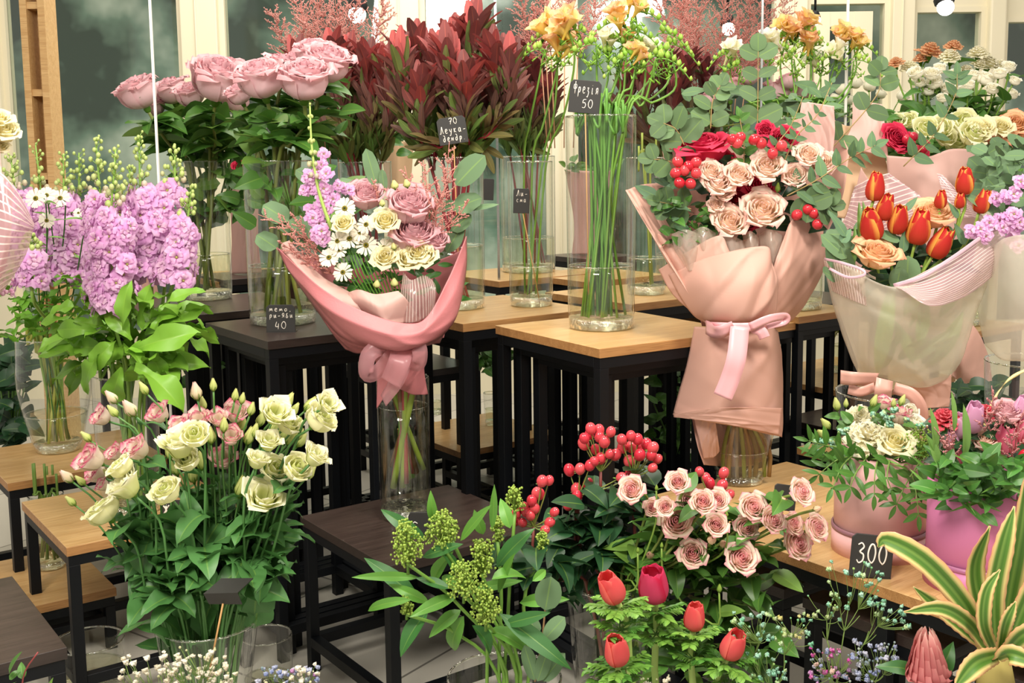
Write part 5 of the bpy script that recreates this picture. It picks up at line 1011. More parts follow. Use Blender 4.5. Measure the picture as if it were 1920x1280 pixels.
sheet(t, [[(1226, 450, D+.03), (1240, 446, D+.0), (1262, 470, D-.0)], [(1245, 485, D+.0), (1262, 480, D-.03), (1290, 490, D-.02)], [(1300, 590, D-.02), (1320, 590, D-.05), (1340, 590, D-.04)]], 'peach_paper', seed=14)
for x0, x1, y0 in ((1262, 1318, 446), (1300, 1345, 442), (1395, 1425, 452), (1425, 1470, 450), (1345, 1400, 460)):
    sheet(t, [[(x0, y0, D-.02), ((x0+x1)/2, y0-8, D-.06), (x1, y0+4, D-.03)], [(x0+5, y0+30, D-.03), ((x0+x1)/2, y0+30, D-.07), (x1, y0+30, D-.05)], [(x0+25, y0+70, D-.02), ((x0+x1)/2+5, y0+70, D-.06), (x1+5, y0+70, D-.03)]], 'clear_film', 'tissue_sheet', t=.0004, seed=int(x0), label='sheer cream tissue')
sheet(t, [[(1236, 512, D+.02), (1290, 480, D-.04), (1351, 451, D-.08), (1368, 480, D-.08)], [(1262, 560, D+.0), (1310, 540, D-.06), (1355, 520, D-.1), (1400, 530, D-.1)], [(1318, 612, D-.03), (1340, 615, D-.06), (1365, 618, D-.09), (1395, 620, D-.09)]], 'peach_paper', crump=.012, seed=15)
sheet(t, [[(1545, 425, D+.05), (1515, 428, D+.0), (1490, 424, D-.05), (1468, 470, D-.06)], [(1552, 500, D+.04), (1520, 500, D-.02), (1480, 510, D-.07), (1450, 520, D-.09)], [(1512, 580, D+.02), (1490, 590, D-.03), (1460, 590, D-.07), (1430, 590, D-.08)], [(1470, 625, D+.02), (1455, 628, D-.0), (1435, 625, D-.04), (1410, 622, D-.06)]], 'peach_paper', crump=.014, seed=16)
sheet(t, [[(1254, 522, D-.0), (1320, 495, D-.08), (1385, 479, D-.12), (1440, 474, D-.12), (1448, 500, D-.11)], [(1275, 565, D-.02), (1330, 545, D-.12), (1390, 540, D-.16), (1440, 545, D-.15), (1458, 545, D-.1)], [(1300, 600, D-.03), (1340, 600, D-.12), (1390, 605, D-.15), (1430, 600, D-.13), (1452, 600, D-.08)], [(1322, 614, D-.02), (1345, 622, D-.07), (1380, 628, D-.09), (1415, 626, D-.08), (1440, 622, D-.04)]], 'peach_paper', crump=.02, seed=17)
sheet(t, [[(1300, 620, D+.02), (1340, 624, D-.06), (1395, 622, D-.08), (1440, 622, D-.05), (1456, 632, D+.02)], [(1285, 690, D+.02), (1330, 690, D-.08), (1390, 695, D-.11), (1440, 700, D-.07), (1464, 690, D+.02)], [(1262, 765, D+.02), (1320, 770, D-.08), (1385, 776, D-.12), (1440, 782, D-.08), (1463, 790, D+.02)], [(1256, 784, D+.03), (1300, 795, D-.06), (1380, 812, D-.1), (1435, 826, D-.07), (1458, 830, D+.02)]], 'peach_paper', crump=.009, seed=18)
sheet(t, [[(1257, 784, D+.0), (1320, 776, D-.09), (1390, 774, D-.13), (1462, 778, D-.06)], [(1258, 789, D+.0), (1320, 798, D-.085), (1390, 812, D-.12), (1454, 828, D-.06)]], 'peach_paper', 'paper_fold', seed=19)
sheet(t, [[(1290, 780, D+.1), (1350, 780, D+.14), (1400, 780, D+.14), (1440, 790, D+.1)], [(1300, 840, D+.0), (1350, 850, D+.1), (1400, 850, D+.12), (1436, 850, D+.06)], [(1312, 880, D+.0), (1350, 884, D+.08), (1400, 884, D+.1), (1428, 870, D+.06)]], 'peach_paper', seed=20)
sheet(t, [[(1294, 785, D-.03), (1318, 790, D-.05), (1335, 795, D-.05)], [(1304, 830, D-.02), (1322, 835, D-.03), (1340, 835, D-.03)], [(1312, 868, D+.0), (1330, 866, D+.0), (1342, 855, D+.0)]], 'blush_paper', 'inner_paper', seed=21)
ribbon(t, [(1322, 618, -.06), (1350, 622, -.13), (1400, 624, -.15), (1440, 620, -.12)], 16, D)
ribbon(t, [(1322, 622, -.07), (1345, 632, -.15), (1375, 622, -.16)], 26, D, 'satin', 'ribbon_loop', tw=.5); ribbon(t, [(1405, 624, -.15), (1440, 610, -.16), (1470, 606, -.14), (1468, 614, -.13), (1435, 622, -.14)], 16, D, 'satin', 'ribbon_loop', tw=.7)
ribbon(t, [(1386, 622, -.16), (1378, 680, -.18), (1365, 720, -.175), (1350, 754, -.17)], 34, D, 'satin', 'ribbon_tail', tw=.35); ribbon(t, [(1408, 624, -.14), (1425, 632, -.15), (1432, 645, -.15)], 20, D, 'satin', 'ribbon_tail', tw=.4)
for i in range(8):
    x = 1350+i*12; obj('stem', MB().tube(crom([P(1370+i*3, 780, D+.04), P(x, 850, D+.05), P(x+U(-6, 6), 905, D+.05)], 7), U(.0045, .0075), [hexc('7A8A3A'), hexc('8A6A3A'), hexc('6A5A30')][i % 3], 7), 'stem', t)

# ------------------------------------------------------------------ tulip bouquet in frosted film
D = 2.45; ZC = lambda x, y: (1520+x/4, 300+y/4)
t = thing('wrapped_bouquet', 'bouquet of orange-red tulips and peach roses in frosted cream film with striped lilac edges', 'bouquet', P(1670, 740, 2.6))
for x, y, r, ax in [(1645, 374, 23, (.05, -.2, 1)), (1662, 412, 22, (.15, -.3, 1)), (1638, 446, 28, (-.25, -.3, 1)), (1686, 436, 24, (.05, -.4, .9)), (1724, 453, 29, (.12, -.25, 1)), (1762, 482, 27, (.4, -.3, .9)), (1768, 398, 15, (0, -.3, 1)), (1814, 367, 22, (-.05, -.2, 1)), (1804, 400, 13, (0, -.3, 1)), (1845, 405, 20, (.2, -.3, 1))]:
    a = nrm(ax); c = P(x, y, D)-a*S(r, D)*.85; obj('tulip', bmesh_of('tulipr', random.randrange(3)), 'petal', t, mtx=frameZ(c, a, S(r, D), U(0, 6))); obj('stem', MB().tube(crom([c, c-a*.05, P(1670+(x-1670)*.5, 560, D+.05)], 6), .0034, hexc('8FB04A'), 7), 'stem', t)
for x, y, r in [(1645, 497, 40), (1752, 424, 38), (1690, 445, 20)]: head(t, 'peach', x, y, r, D-.03 if x == 1645 else D+.03, (U(-.1, .1), -.5, .9), 'rose', 'peach rose')
for a, b, w_ in [((1690, 470), (1650, 452), 26), ((1695, 492), (1700, 450), 22), ((1570, 520), (1560, 470), 32), ((1590, 500), (1545, 455), 36), ((1590, 460), (1560, 410), 22), ((1580, 470), (1598, 445), 20), ((1600, 530), (1580, 480), 34), ((1700, 414), (1724, 388), 16), ((1700, 560), (1705, 500), 46), ((1680, 560), (1690, 520), 40), ((1812, 480), (1795, 440), 22), ((1790, 470), (1775, 445), 26), ((1830, 470), (1820, 450), 22), ((1870, 420), (1818, 388), 26), ((1880, 440), (1860, 400), 30), ((1800, 430), (1785, 400), 18)]: leafpp('euc' if w_ > 24 else 'eucs', a, b, D+.0, t, w_, dt=0, mat='matte_leaf')
for a, b, w_ in [((1614, 470), (1618, 395), 14), ((1624, 470), (1628, 395), 16), ((1640, 720), (1676, 542), 32), ((1600, 520), (1608, 440), 12)]: leafpp('tul', a, b, D+(.02 if b[1] == 542 else .03), t, w_, dt=0)
leafmass(t, 'hyp', (1620, 480, 1800, 570), D+.08, 60, .06); leafmass(t, 'euc', (1560, 440, 1620, 540), D+.05, 20, .045, name='eucalyptus_leaves', mat='matte_leaf'); leafmass(t, 'tul', (1640, 560, 1760, 720), D+.1, 16, .14, name='tulip_leaves', el=(.8, 2))
sheet(t, [[(1546, 500, D+.06), (1590, 516, D-.06), (1660, 552, D-.14), (1720, 552, D-.15), (1790, 530, D-.1), (1862, 540, D+.02)], [(1562, 590, D+.05), (1610, 600, D-.08), (1670, 610, D-.14), (1730, 610, D-.14), (1790, 600, D-.08), (1836, 590, D+.02)], [(1590, 680, D+.05), (1630, 690, D-.05), (1680, 695, D-.09), (1730, 695, D-.09), (1780, 690, D-.04), (1808, 680, D+.03)], [(1606, 715, D+.06), (1640, 722, D-.02), (1680, 735, D-.05), (1720, 745, D-.05), (1760, 735, D-.01), (1788, 715, D+.05)]], 'film', 'wrapping_film', t=.0005, crump=.01, seed=31, label='frosted cream film')
sheet(t, [[(1676, 552, D-.1), (1720, 535, D-.12), (1790, 500, D-.08), (1850, 462, D-.0), (1893, 442, D+.06)], [(1680, 556, D-.15), (1740, 568, D-.18), (1800, 548, D-.13), (1850, 515, D-.06), (1880, 495, D+.02)], [(1690, 560, D-.17), (1740, 592, D-.2), (1790, 585, D-.15), (1830, 565, D-.08), (1862, 540, D+.0)]], 'striped_film', 'striped_film', t=.0005, seed=32, label='sheer film with fine white stripes and a lilac border')
ribbon(t, [(1676, 553, -.125), (1730, 537, -.15), (1790, 502, -.12), (1850, 462, -.03), (1894, 442, .03)], 7, D, 'lilac_edge', 'film_border', updir=(0, -1, .2), label='lilac border strip')
sheet(t, [[(1546, 502, D+.05), (1580, 508, D-.04), (1620, 526, D-.07)], [(1552, 530, D+.04), (1585, 540, D-.06), (1622, 552, D-.1)], [(1560, 560, D+.03), (1590, 575, D-.06), (1625, 590, D-.11)]], 'striped_clear', 'striped_film', t=.0005, seed=33)
ribbon(t, [(1547, 500, .0), (1580, 508, -.08), (1618, 522, -.1), (1620, 532, -.12), (1590, 535, -.11), (1556, 518, -.05)], 5, D, 'lilac_edge', 'film_border')
sheet(t, [[(1608, 365, D+.16), (1640, 350, D+.18), (1672, 342, D+.18)], [(1590, 420, D+.12), (1630, 430, D+.16), (1740, 395, D+.14)], [(1570, 470, D+.08), (1640, 480, D+.16), (1760, 420, D+.12)]], 'striped_film', 'striped_film', t=.0005, seed=34)
sheet(t, [[(1762, 345, D+.2), (1775, 350, D+.2), (1790, 370, D+.18)], [(1775, 385, D+.18), (1810, 395, D+.16), (1840, 420, D+.12)], [(1800, 430, D+.16), (1830, 430, D+.14), (1860, 440, D+.1)]], 'striped_film', 'striped_film', t=.0005, seed=35)
sheet(t, [[(1548, 520, D+.12), (1620, 530, D+.18), (1720, 540, D+.2), (1860, 520, D+.12)], [(1610, 715, D+.08), (1650, 720, D+.12), (1720, 720, D+.14), (1785, 712, D+.08)]], 'film', 'wrapping_film', t=.0005, seed=36)
ribbon(t, [(1572, 722, -.1), (1600, 726, -.12), (1640, 728, -.1)], 26, D, 'satin_peach', 'ribbon_loop', tw=.3); ribbon(t, [(1586, 745, -.1), (1610, 750, -.11), (1636, 742, -.1)], 18, D, 'satin_peach', 'ribbon_loop')
ribbon(t, [(1655, 728, -.12), (1652, 748, -.13), (1650, 765, -.12)], 32, D, 'satin_peach', 'ribbon'); ribbon(t, [(1672, 745, -.1), (1705, 758, -.12), (1722, 785, -.12), (1722, 820, -.1)], 22, D, 'satin_peach', 'ribbon_tail', tw=.5)
sheet(t, [[(1700, 742, D+.0), (1740, 730, D-.02), (1780, 722, D+.02)], [(1702, 782, D+.02), (1740, 784, D+.0), (1774, 782, D+.04)]], 'peach_paper', 'inner_paper', seed=37)

# ------------------------------------------------------------------ crimson rose bouquet behind (blush paper), a mirror image built solid
D = 3.15
t = thing('wrapped_bouquet', 'blush paper bouquet standing behind the tulips, with crimson roses and berries peeping out', 'bouquet', P(1720, 560, 3.2))
for x, y, r in [(1684, 278, 26), (1700, 292, 18), (1730, 306, 14)]: head(t, 'red', x, y, r, D, None, 'rose')
for x, y in [(1707, 280), (1715, 288), (1720, 275), (1742, 290), (1738, 300), (1724, 300)]: obj('berry', MB().ball((0, 0, 0), 1, hexc('B82038'), 10, 7, 1.1).mesh('berry'), 'berry', t, mtx=frameZ(P(x, y, D-.03), (0, -.6, .4), S(9, D)))
leafmass(t, 'small', (1670, 270, 1760, 320), D+.05, 24, .04)
sheet(t, [[(1608, 207, D+.05), (1635, 208, D+.03), (1663, 213, D+.02)], [(1602, 260, D+.05), (1635, 255, D+.0), (1668, 262, D+.0)], [(1570, 300, D+.05), (1620, 300, D+.0), (1672, 312, D+.0)]], 'blush_paper', seed=41)
sheet(t, [[(1572, 240, D+.1), (1600, 252, D+.1), (1640, 240, D+.1)], [(1560, 330, D+.08), (1610, 330, D+.08), (1670, 330, D+.08)], [(1560, 420, D+.05), (1620, 430, D+.05), (1680, 430, D+.05)]], 'beige_paper', seed=42)
sheet(t, [[(1668, 309, D-.02), (1740, 314, D-.08), (1790, 300, D-.06), (1840, 304, D-.0), (1854, 318, D+.05)], [(1672, 360, D-.02), (1740, 380, D-.1), (1790, 370, D-.1), (1830, 370, D-.04), (1846, 370, D+.04)], [(1680, 450, D-.02), (1740, 460, D-.08), (1780, 460, D-.08), (1820, 460, D-.04), (1838, 455, D+.04)], [(1700, 600, D), (1730, 610, D-.04), (1760, 610, D-.04), (1780, 605, D-.02), (1800, 600, D+.02)]], 'blush_paper', seed=43)
sheet(t, [[(1620, 330, D+.02), (1600, 400, D+.03), (1570, 450, D+.04), (1555, 470, D+.05)], [(1660, 400, D-.0), (1650, 450, D+.0), (1640, 500, D+.0), (1640, 540, D+.0)], [(1690, 500, D), (1690, 540, D), (1690, 570, D), (1700, 600, D)]], 'blush_paper', seed=44)
sheet(t, [[(1800, 610, D-.1), (1830, 640, D-.12), (1850, 690, D-.1), (1856, 735, D-.08)], [(1790, 650, D-.1), (1800, 690, D-.14), (1815, 720, D-.12), (1850, 745, D-.1)], [(1780, 725, D-.1), (1790, 732, D-.1), (1800, 738, D-.1), (1815, 742, D-.1)]], 'peach_paper', seed=45)

# ------------------------------------------------------------------ frosted bouquet cut off at the right edge, wrapped bouquet at the left edge
D = 2.42
t = thing('wrapped_bouquet', 'frosted-wrapped bouquet cut off by the right edge, with lilac blossoms and eucalyptus', 'bouquet', P(1940, 680, 2.5))
for x, y in [(1870, 395), (1890, 392), (1905, 388), (1840, 452), (1858, 440), (1876, 436), (1895, 430), (1905, 450), (1915, 440), (1900, 470), (1912, 485), (1850, 465), (1882, 450), (1918, 365), (1825, 455), (1905, 425)]: obj('floret', bmesh_of('stockf', random.randrange(3)), 'petal', t, mtx=frameZ(P(x, y, D+U(-.02, .02)), (U(-.5, .3), -.9, U(0, .4)), S(16, D), U(0, 6)))
leafmass(t, 'euc', (1850, 290, 1925, 420), D+.1, 40, .045, name='eucalyptus_leaves', mat='matte_leaf')
sheet(t, [[(1838, 520, D+.1), (1870, 480, D+.0), (1905, 465, D-.05), (1990, 460, D-.1)], [(1832, 590, D+.08), (1870, 590, D-.0), (1910, 590, D-.06), (1990, 590, D-.1)], [(1842, 660, D+.05), (1870, 680, D+.0), (1910, 690, D-.04), (1980, 690, D-.06)], [(1856, 680, D+.05), (1875, 697, D+.0), (1905, 700, D-.02), (1960, 700, D-.03)]], 'film', 'wrapping_film', t=.0005, seed=51)
D = 2.2
t = thing('wrapped_bouquet', 'striped pink film bouquet with creamy roses cut off by the left edge', 'bouquet', P(-30, 520, 2.3))
for x, y, r in [(14, 224, 28), (4, 200, 24), (5, 252, 18)]: head(t, 'cream', x, y, r, D+.03, (.4, -.5, .8), 'rose', 'creamy yellow rose')
sheet(t, [[(-60, 190, D), (-20, 195, D-.02), (6, 200, D)], [(-60, 260, D), (-20, 270, D-.03), (8, 282, D-.02)], [(-60, 320, D), (-20, 320, D-.05), (12, 322, D-.04)]], 'blush_paper', seed=61)
sheet(t, [[(-60, 290, D-.02), (0, 295, D-.07), (40, 340, D-.06), (69, 398, D-.02)], [(-60, 380, D-.05), (0, 390, D-.1), (35, 400, D-.09), (66, 408, D-.03)], [(-60, 460, D-.05), (-10, 470, D-.1), (20, 465, D-.08), (48, 460, D-.03)], [(-60, 560, D-.02), (-30, 550, D-.06), (-5, 530, D-.05), (12, 515, D-.02)]], 'striped_film', 'striped_film', t=.0006, seed=62)
sheet(t, [[(-150, 300, D+.02), (-120, 300, D+.1), (-60, 300, D+.14), (30, 330, D+.06)], [(-150, 460, D+.02), (-110, 470, D+.07), (-60, 470, D+.08), (10, 480, D+.02)], [(-125, 640, D), (-110, 642, D+.03), (-95, 642, D+.03), (-80, 640, D)]], 'blush_paper', seed=63)
sheet(t, [[(-160, 300, D), (-130, 290, D-.07), (-60, 290, D-.03)], [(-150, 460, D), (-110, 460, D-.08), (-60, 460, D-.05)], [(-128, 640, D), (-105, 642, D-.03), (-80, 640, D-.0)]], 'striped_film', 'striped_film', t=.0006, seed=64)
sheet(t, [[(-60, 460, D-.05), (-30, 500, D-.06), (0, 530, D-.03)], [(-90, 560, D-.04), (-70, 570, D-.04), (-45, 580, D-.01)], [(-115, 640, D-.02), (-100, 642, D-.03), (-80, 640, D)]], 'striped_film', 'striped_film', t=.0006, seed=65)
V['edge'] = floorvase('cylinder_vase', 'clear vase on the corner dark stool under the left edge bouquet', -103, D, .42, 600, .05, .055, water=.4)
for i in range(6): obj('stem', MB().tube([P(-112+i*4, 600, D+U(-.02, .02)), P(-118+i*6, 640, D), V['edge']['c']+np.array([U(-.03, .03), U(-.03, .03), .46])], .004, hexc('6E9A3C')), 'stem', t)
mb = MB()
for i in range(26):
    p = P(U(-5, 26), U(465, 530), D+.05); mb.ball(p, .006*U(.5, 1), mix(hexc('E8C4D4'), hexc('D8A0C0'), U(0, 1)), 7, 5)
obj('filler_blossoms', mb, 'petal', t)
# ------------------------------------------------------------------ wrapped shapes in the far background
for n_, (cx, y0, y1, w0, w1, d, mt, lab) in enumerate([(752, 256, 500, 62, 40, 4.6, 'beige_paper', 'brown paper wrap standing far behind, right of the mauve roses'), (462, 320, 500, 60, 50, 4.3, 'blush_paper', 'far pink wrapped bouquet seen between the two vases of mauve roses'), (1110, 320, 480, 90, 60, 5.0, 'blush_paper', 'far pink wrap seen behind the big freesia vase'), (268, 395, 540, 70, 50, 4.4, 'peach_paper', 'far peach wrap behind the lilac stocks')]):
    t = thing('wrapped_bouquet', lab, 'bouquet', P(cx, y1, d)); sheet(t, [[(cx-w0/2, y0, d+.05), (cx, y0+4, d-.04), (cx+w0/2, y0+3, d+.05)], [(cx-w1/2, (y0+y1)/2+20, d+.03), (cx, (y0+y1)/2+20, d-.03), (cx+w1/2, (y0+y1)/2+20, d+.03)], [(cx-w1*.6, y1, d+.05), (cx, y1, d-.03), (cx+w1*.6, y1, d+.05)]], mt, seed=70+n_)
    leafmass(t, 'rose', (cx-w0/2, y0-14, cx+w0/2, y0+8), d+.03, 18, .07)
    pp = P(cx, y1, d); under(pp, pp[2]-.004, .3, 'far stool under the '+lab.split(' standing')[0].split(' seen')[0].split(' behind')[0]+[', back centre', ', back left', ', back right', ', far left'][n_], True)
    if n_ == 1: head(t, 'red', 458, 300, 16, d, None, 'rose')

# ------------------------------------------------------------------ hat boxes on the bench
M['box_pink'] = bump(nmat('box_pink', .42, 'EAB6B4'), 900, .08); M['box_magenta'] = bump(nmat('box_magenta', .5, 'D07AA8'), 900, .1); M['band'] = nmat('box_band', .35, '9A6E78'); M['band2'] = nmat('box_band', .35, 'B06A92')
def hatbox(label, px, pyc, wpx, h, mat, band, lidh=.045, z=.5):
    c = Pz(px, pyc, z); r = S(wpx, c[1])/2; t = thing('hat_box', label, 'flower box', (c[0], c[1], z)); c = (c[0], c[1], z)
    obj('box_wall', MB().lathe([(.001, .004), (r, .004), (r, h), (r-.002, h+.0015), (r-.004, h), (r-.004, h*.75), (.001, h*.72)], (1, 1, 1), 64, c), mat, t)
    obj('base_lid', MB().lathe([(.001, 0), (r+.004, 0), (r+.004, lidh), (r+.001, lidh)], (1, 1, 1), 64, c), mat, t)
    obj('satin_band', MB().lathe([(r+.0015, lidh), (r+.0045, lidh), (r+.005, lidh+.004), (r+.0045, lidh+.009), (r+.001, lidh+.0095)], (1, 1, 1), 64, c), band, t)
    return t, np.array(c), r
t, c, r = hatbox('pale pink round hat box of white carnations and mint filler, behind the price tag 300', 1636, 1046, 172, .205, 'box_pink', 'band'); D = c[1]-.02
ZD = lambda x, y: (1480+x/4, 700+y/4)
head(t, 'carnw', 1622, 830, 42, D-.04, (-.1, -.6, .8), 'carnation', 'large white carnation'); head(t, 'carnw', 1605, 795, 24, D+.03, None, 'carnation')
head(t, 'cream', 1668, 848, 34, D-.05, (.05, -.6, .8), 'rose'); head(t, 'lisp', 1680, 800, 24, D+.02, (.1, -.3, 1), 'lisianthus'); head(t, 'lisp', 1655, 778, 18, D+.04, (0, -.2, 1), 'lisianthus'); head(t, 'white', 1712, 815, 22, D, (.3, -.4, .9), 'rose'); head(t, 'white', 1700, 790, 18, D+.03, None, 'rose')
for x, y, r_, a in [(1564, 777, 15, (-.25, -.2, 1)), (1581, 774, 10, (-.05, -.2, 1)), (1632, 772, 14, (.3, -.2, 1)), (1685, 772, 13, (.3, -.2, 1)), (1545, 812, 15, (-.7, -.2, .8)), (1538, 830, 16, (-.6, -.4, .5)), (1670, 776, 10, (0, -.2, 1))]: head(t, 'lisbud', x, y, r_, D-.02, a, 'lisianthus_bud')
mb = MB()
for q in [(290, 580), (300, 600), (270, 570), (380, 500), (360, 490), (680, 370), (780, 340), (760, 350), (720, 430), (740, 400), (830, 640), (610, 370), (970, 460), (210, 570), (170, 570), (700, 400), (730, 460), (880, 680), (205, 645), (820, 700), (860, 420), (950, 470), (400, 480)]:
    x, y = ZD(*q); p = P(x, y, D-.06); 
    for k in range(12): gran(mb, p+rdir(U(-1, 1))*S(5, D)*U(.2, 1), S(4.2, D), mix(random.choice(MINT), (1, 1, 1), U(0, .3)))
obj('mint_filler', mb, 'petal', t, 'mint green gypsophila filler', kind='stuff')
obj('skimmia_head', panicle_mb(P(1722, 850, D-.06), S(34, D), S(32, D), hexc('8DB03C'), 240, .0021), 'leaf', t); obj('skimmia_head', panicle_mb(P(1752, 888, D-.06), S(14, D), S(12, D), hexc('8DB03C'), 50, .0021), 'leaf', t)
for pts, n_ in [([(1590, 870, -.06), (1570, 890, -.12), (1552, 930, -.15)], 4), ([(1590, 870, -.06), (1560, 878, -.1), (1525, 905, -.1)], 5), ([(1640, 870, -.08), (1632, 905, -.14), (1630, 945, -.15)], 4), ([(1700, 900, -.06), (1708, 940, -.12), (1712, 985, -.14)], 5), ([(1600, 860, -.06), (1545, 850, -.08), (1510, 840, -.08)], 5), ([(1620, 870, -.08), (1595, 905, -.14), (1585, 930, -.15)], 3), ([(1660, 880, -.08), (1655, 910, -.12), (1662, 935, -.13)], 3), ([(1720, 880, -.08), (1690, 925, -.12), (1670, 965, -.13)], 4)]:
    sprig(t, pts, D, 'pist', 0, n_, .045, col='7A9A4A', name='pistachio_sprig', mat='leaf')
leafmass(t, 'grass', (1680, 860, 1760, 940), D-.06, 40, .07, name='grass_blades'); leafmass(t, 'pist', (1520, 850, 1720, 890), D-.0, 60, .045); leafmass(t, 'small', (1560, 780, 1700, 860), D+.03, 40, .035)
t, c, r = hatbox('magenta-pink round hat box of pink tulips at the right end of the bench', 1822, 1112, 200, .2, 'box_magenta', 'band2'); D = c[1]-.01
for x, y, r_, kd, a, nm in [(1875, 862, 29, 'tulipp', (.0, -.3, 1), 'tulip'), (1797, 884, 16, 'tulipp', (0, -.3, 1), 'tulip'), (1815, 818, 26, 'tulipl', (.1, -.3, 1), 'tulip'), (1790, 830, 22, 'tulipl', (-.2, -.3, 1), 'tulip'), (1912, 838, 28, 'tulipp', (.2, -.4, 1), 'tulip'), (1767, 800, 30, 'carnd', (-.1, -.4, 1), 'carnation'), (1880, 802, 26, 'mauve', (0, -.5, .9), 'rose'), (1905, 800, 22, 'tulipl', (.2, -.3, 1), 'tulip'), (1838, 850, 26, 'spray', (-.1, -.5, .9), 'spray_rose'), (1840, 882, 15, 'creambud', (0, -.2, 1), 'rose_bud'), (1845, 790, 18, 'carnd', None, 'carnation'), (1780, 850, 16, 'tulipl', (-.2, -.3, 1), 'tulip')]:
    p = P(x, y, D); bloom(kd, p, S(r_, D), a or (0, -.6, .8), t, nm)
for (bx, by), (tx, ty) in [((1780, 890), (1745, 820)), ((1785, 880), (1775, 810)), ((1840, 830), (1855, 745)), ((1845, 820), (1875, 770)), ((1895, 870), (1915, 790)), ((1870, 900), (1905, 880)), ((1785, 880), (1760, 845)), ((1850, 830), (1880, 800)), ((1890, 880), (1880, 820))]: obj('pink_filler_sprig', plume_mb(P(bx, by, D-.04), P(tx, ty, D-.07), .3, hexc('EDA8B0'), 8, 6, th=.0012), 'petal', t)
for a, b, w_ in [((1800, 880), (1810, 785), 22), ((1782, 830), (1785, 757), 14), ((1745, 870), (1748, 790), 20), ((1750, 890), (1740, 840), 20)]: leafpp('tul', a, b, D-.05, t, w_)
leafmass(t, 'small', (1745, 880, 1915, 965), D-.08, 130, .042, tint=(.75, .9, .8)); leafmass(t, 'hyp', (1750, 800, 1915, 920), D+.05, 70, .045); leafmass(t, 'grass', (1740, 900, 1860, 960), D-.08, 26, .08, name='grass_blades')
for a, b, w_ in [((1790, 960), (1850, 1010), 12), ((1830, 985), (1858, 1000), 26), ((1770, 935), (1745, 930), 12)]: leafpp('pist', a, b, D-.1, t, w_)
k = MB().ball((0, 0, 0), 1, hexc('C01E30'), 14, 9, 1.1); obj('berry', k.mesh('berry'), 'berry', t, mtx=frameZ(P(1917, 880, D-.06), (0, -.5, .5), S(15, D)))
# cream strap leaf arching by the tulip box
t = thing('dried_leaf', 'long pale yellow strap leaf arching up to the right edge behind the pink tulip box', 'leaf', P(1830, 860, 2.2))
q = crom([P(1835, 850, 2.22), P(1850, 790, 2.2), P(1880, 740, 2.2), P(1930, 712, 2.2)], 16); W = S(13, 2.2)*np.sin(np.linspace(.3, 3.0, 16)); sd = np.array([.6, 0, .8]); g = np.stack([q-sd*W[:, None], q+np.array([0, -.004, 0]), q+sd*W[:, None]], 1); solid(obj('leaf', MB().grid(g, hexc('F0E0A0')), 'leaf', t), .0008)

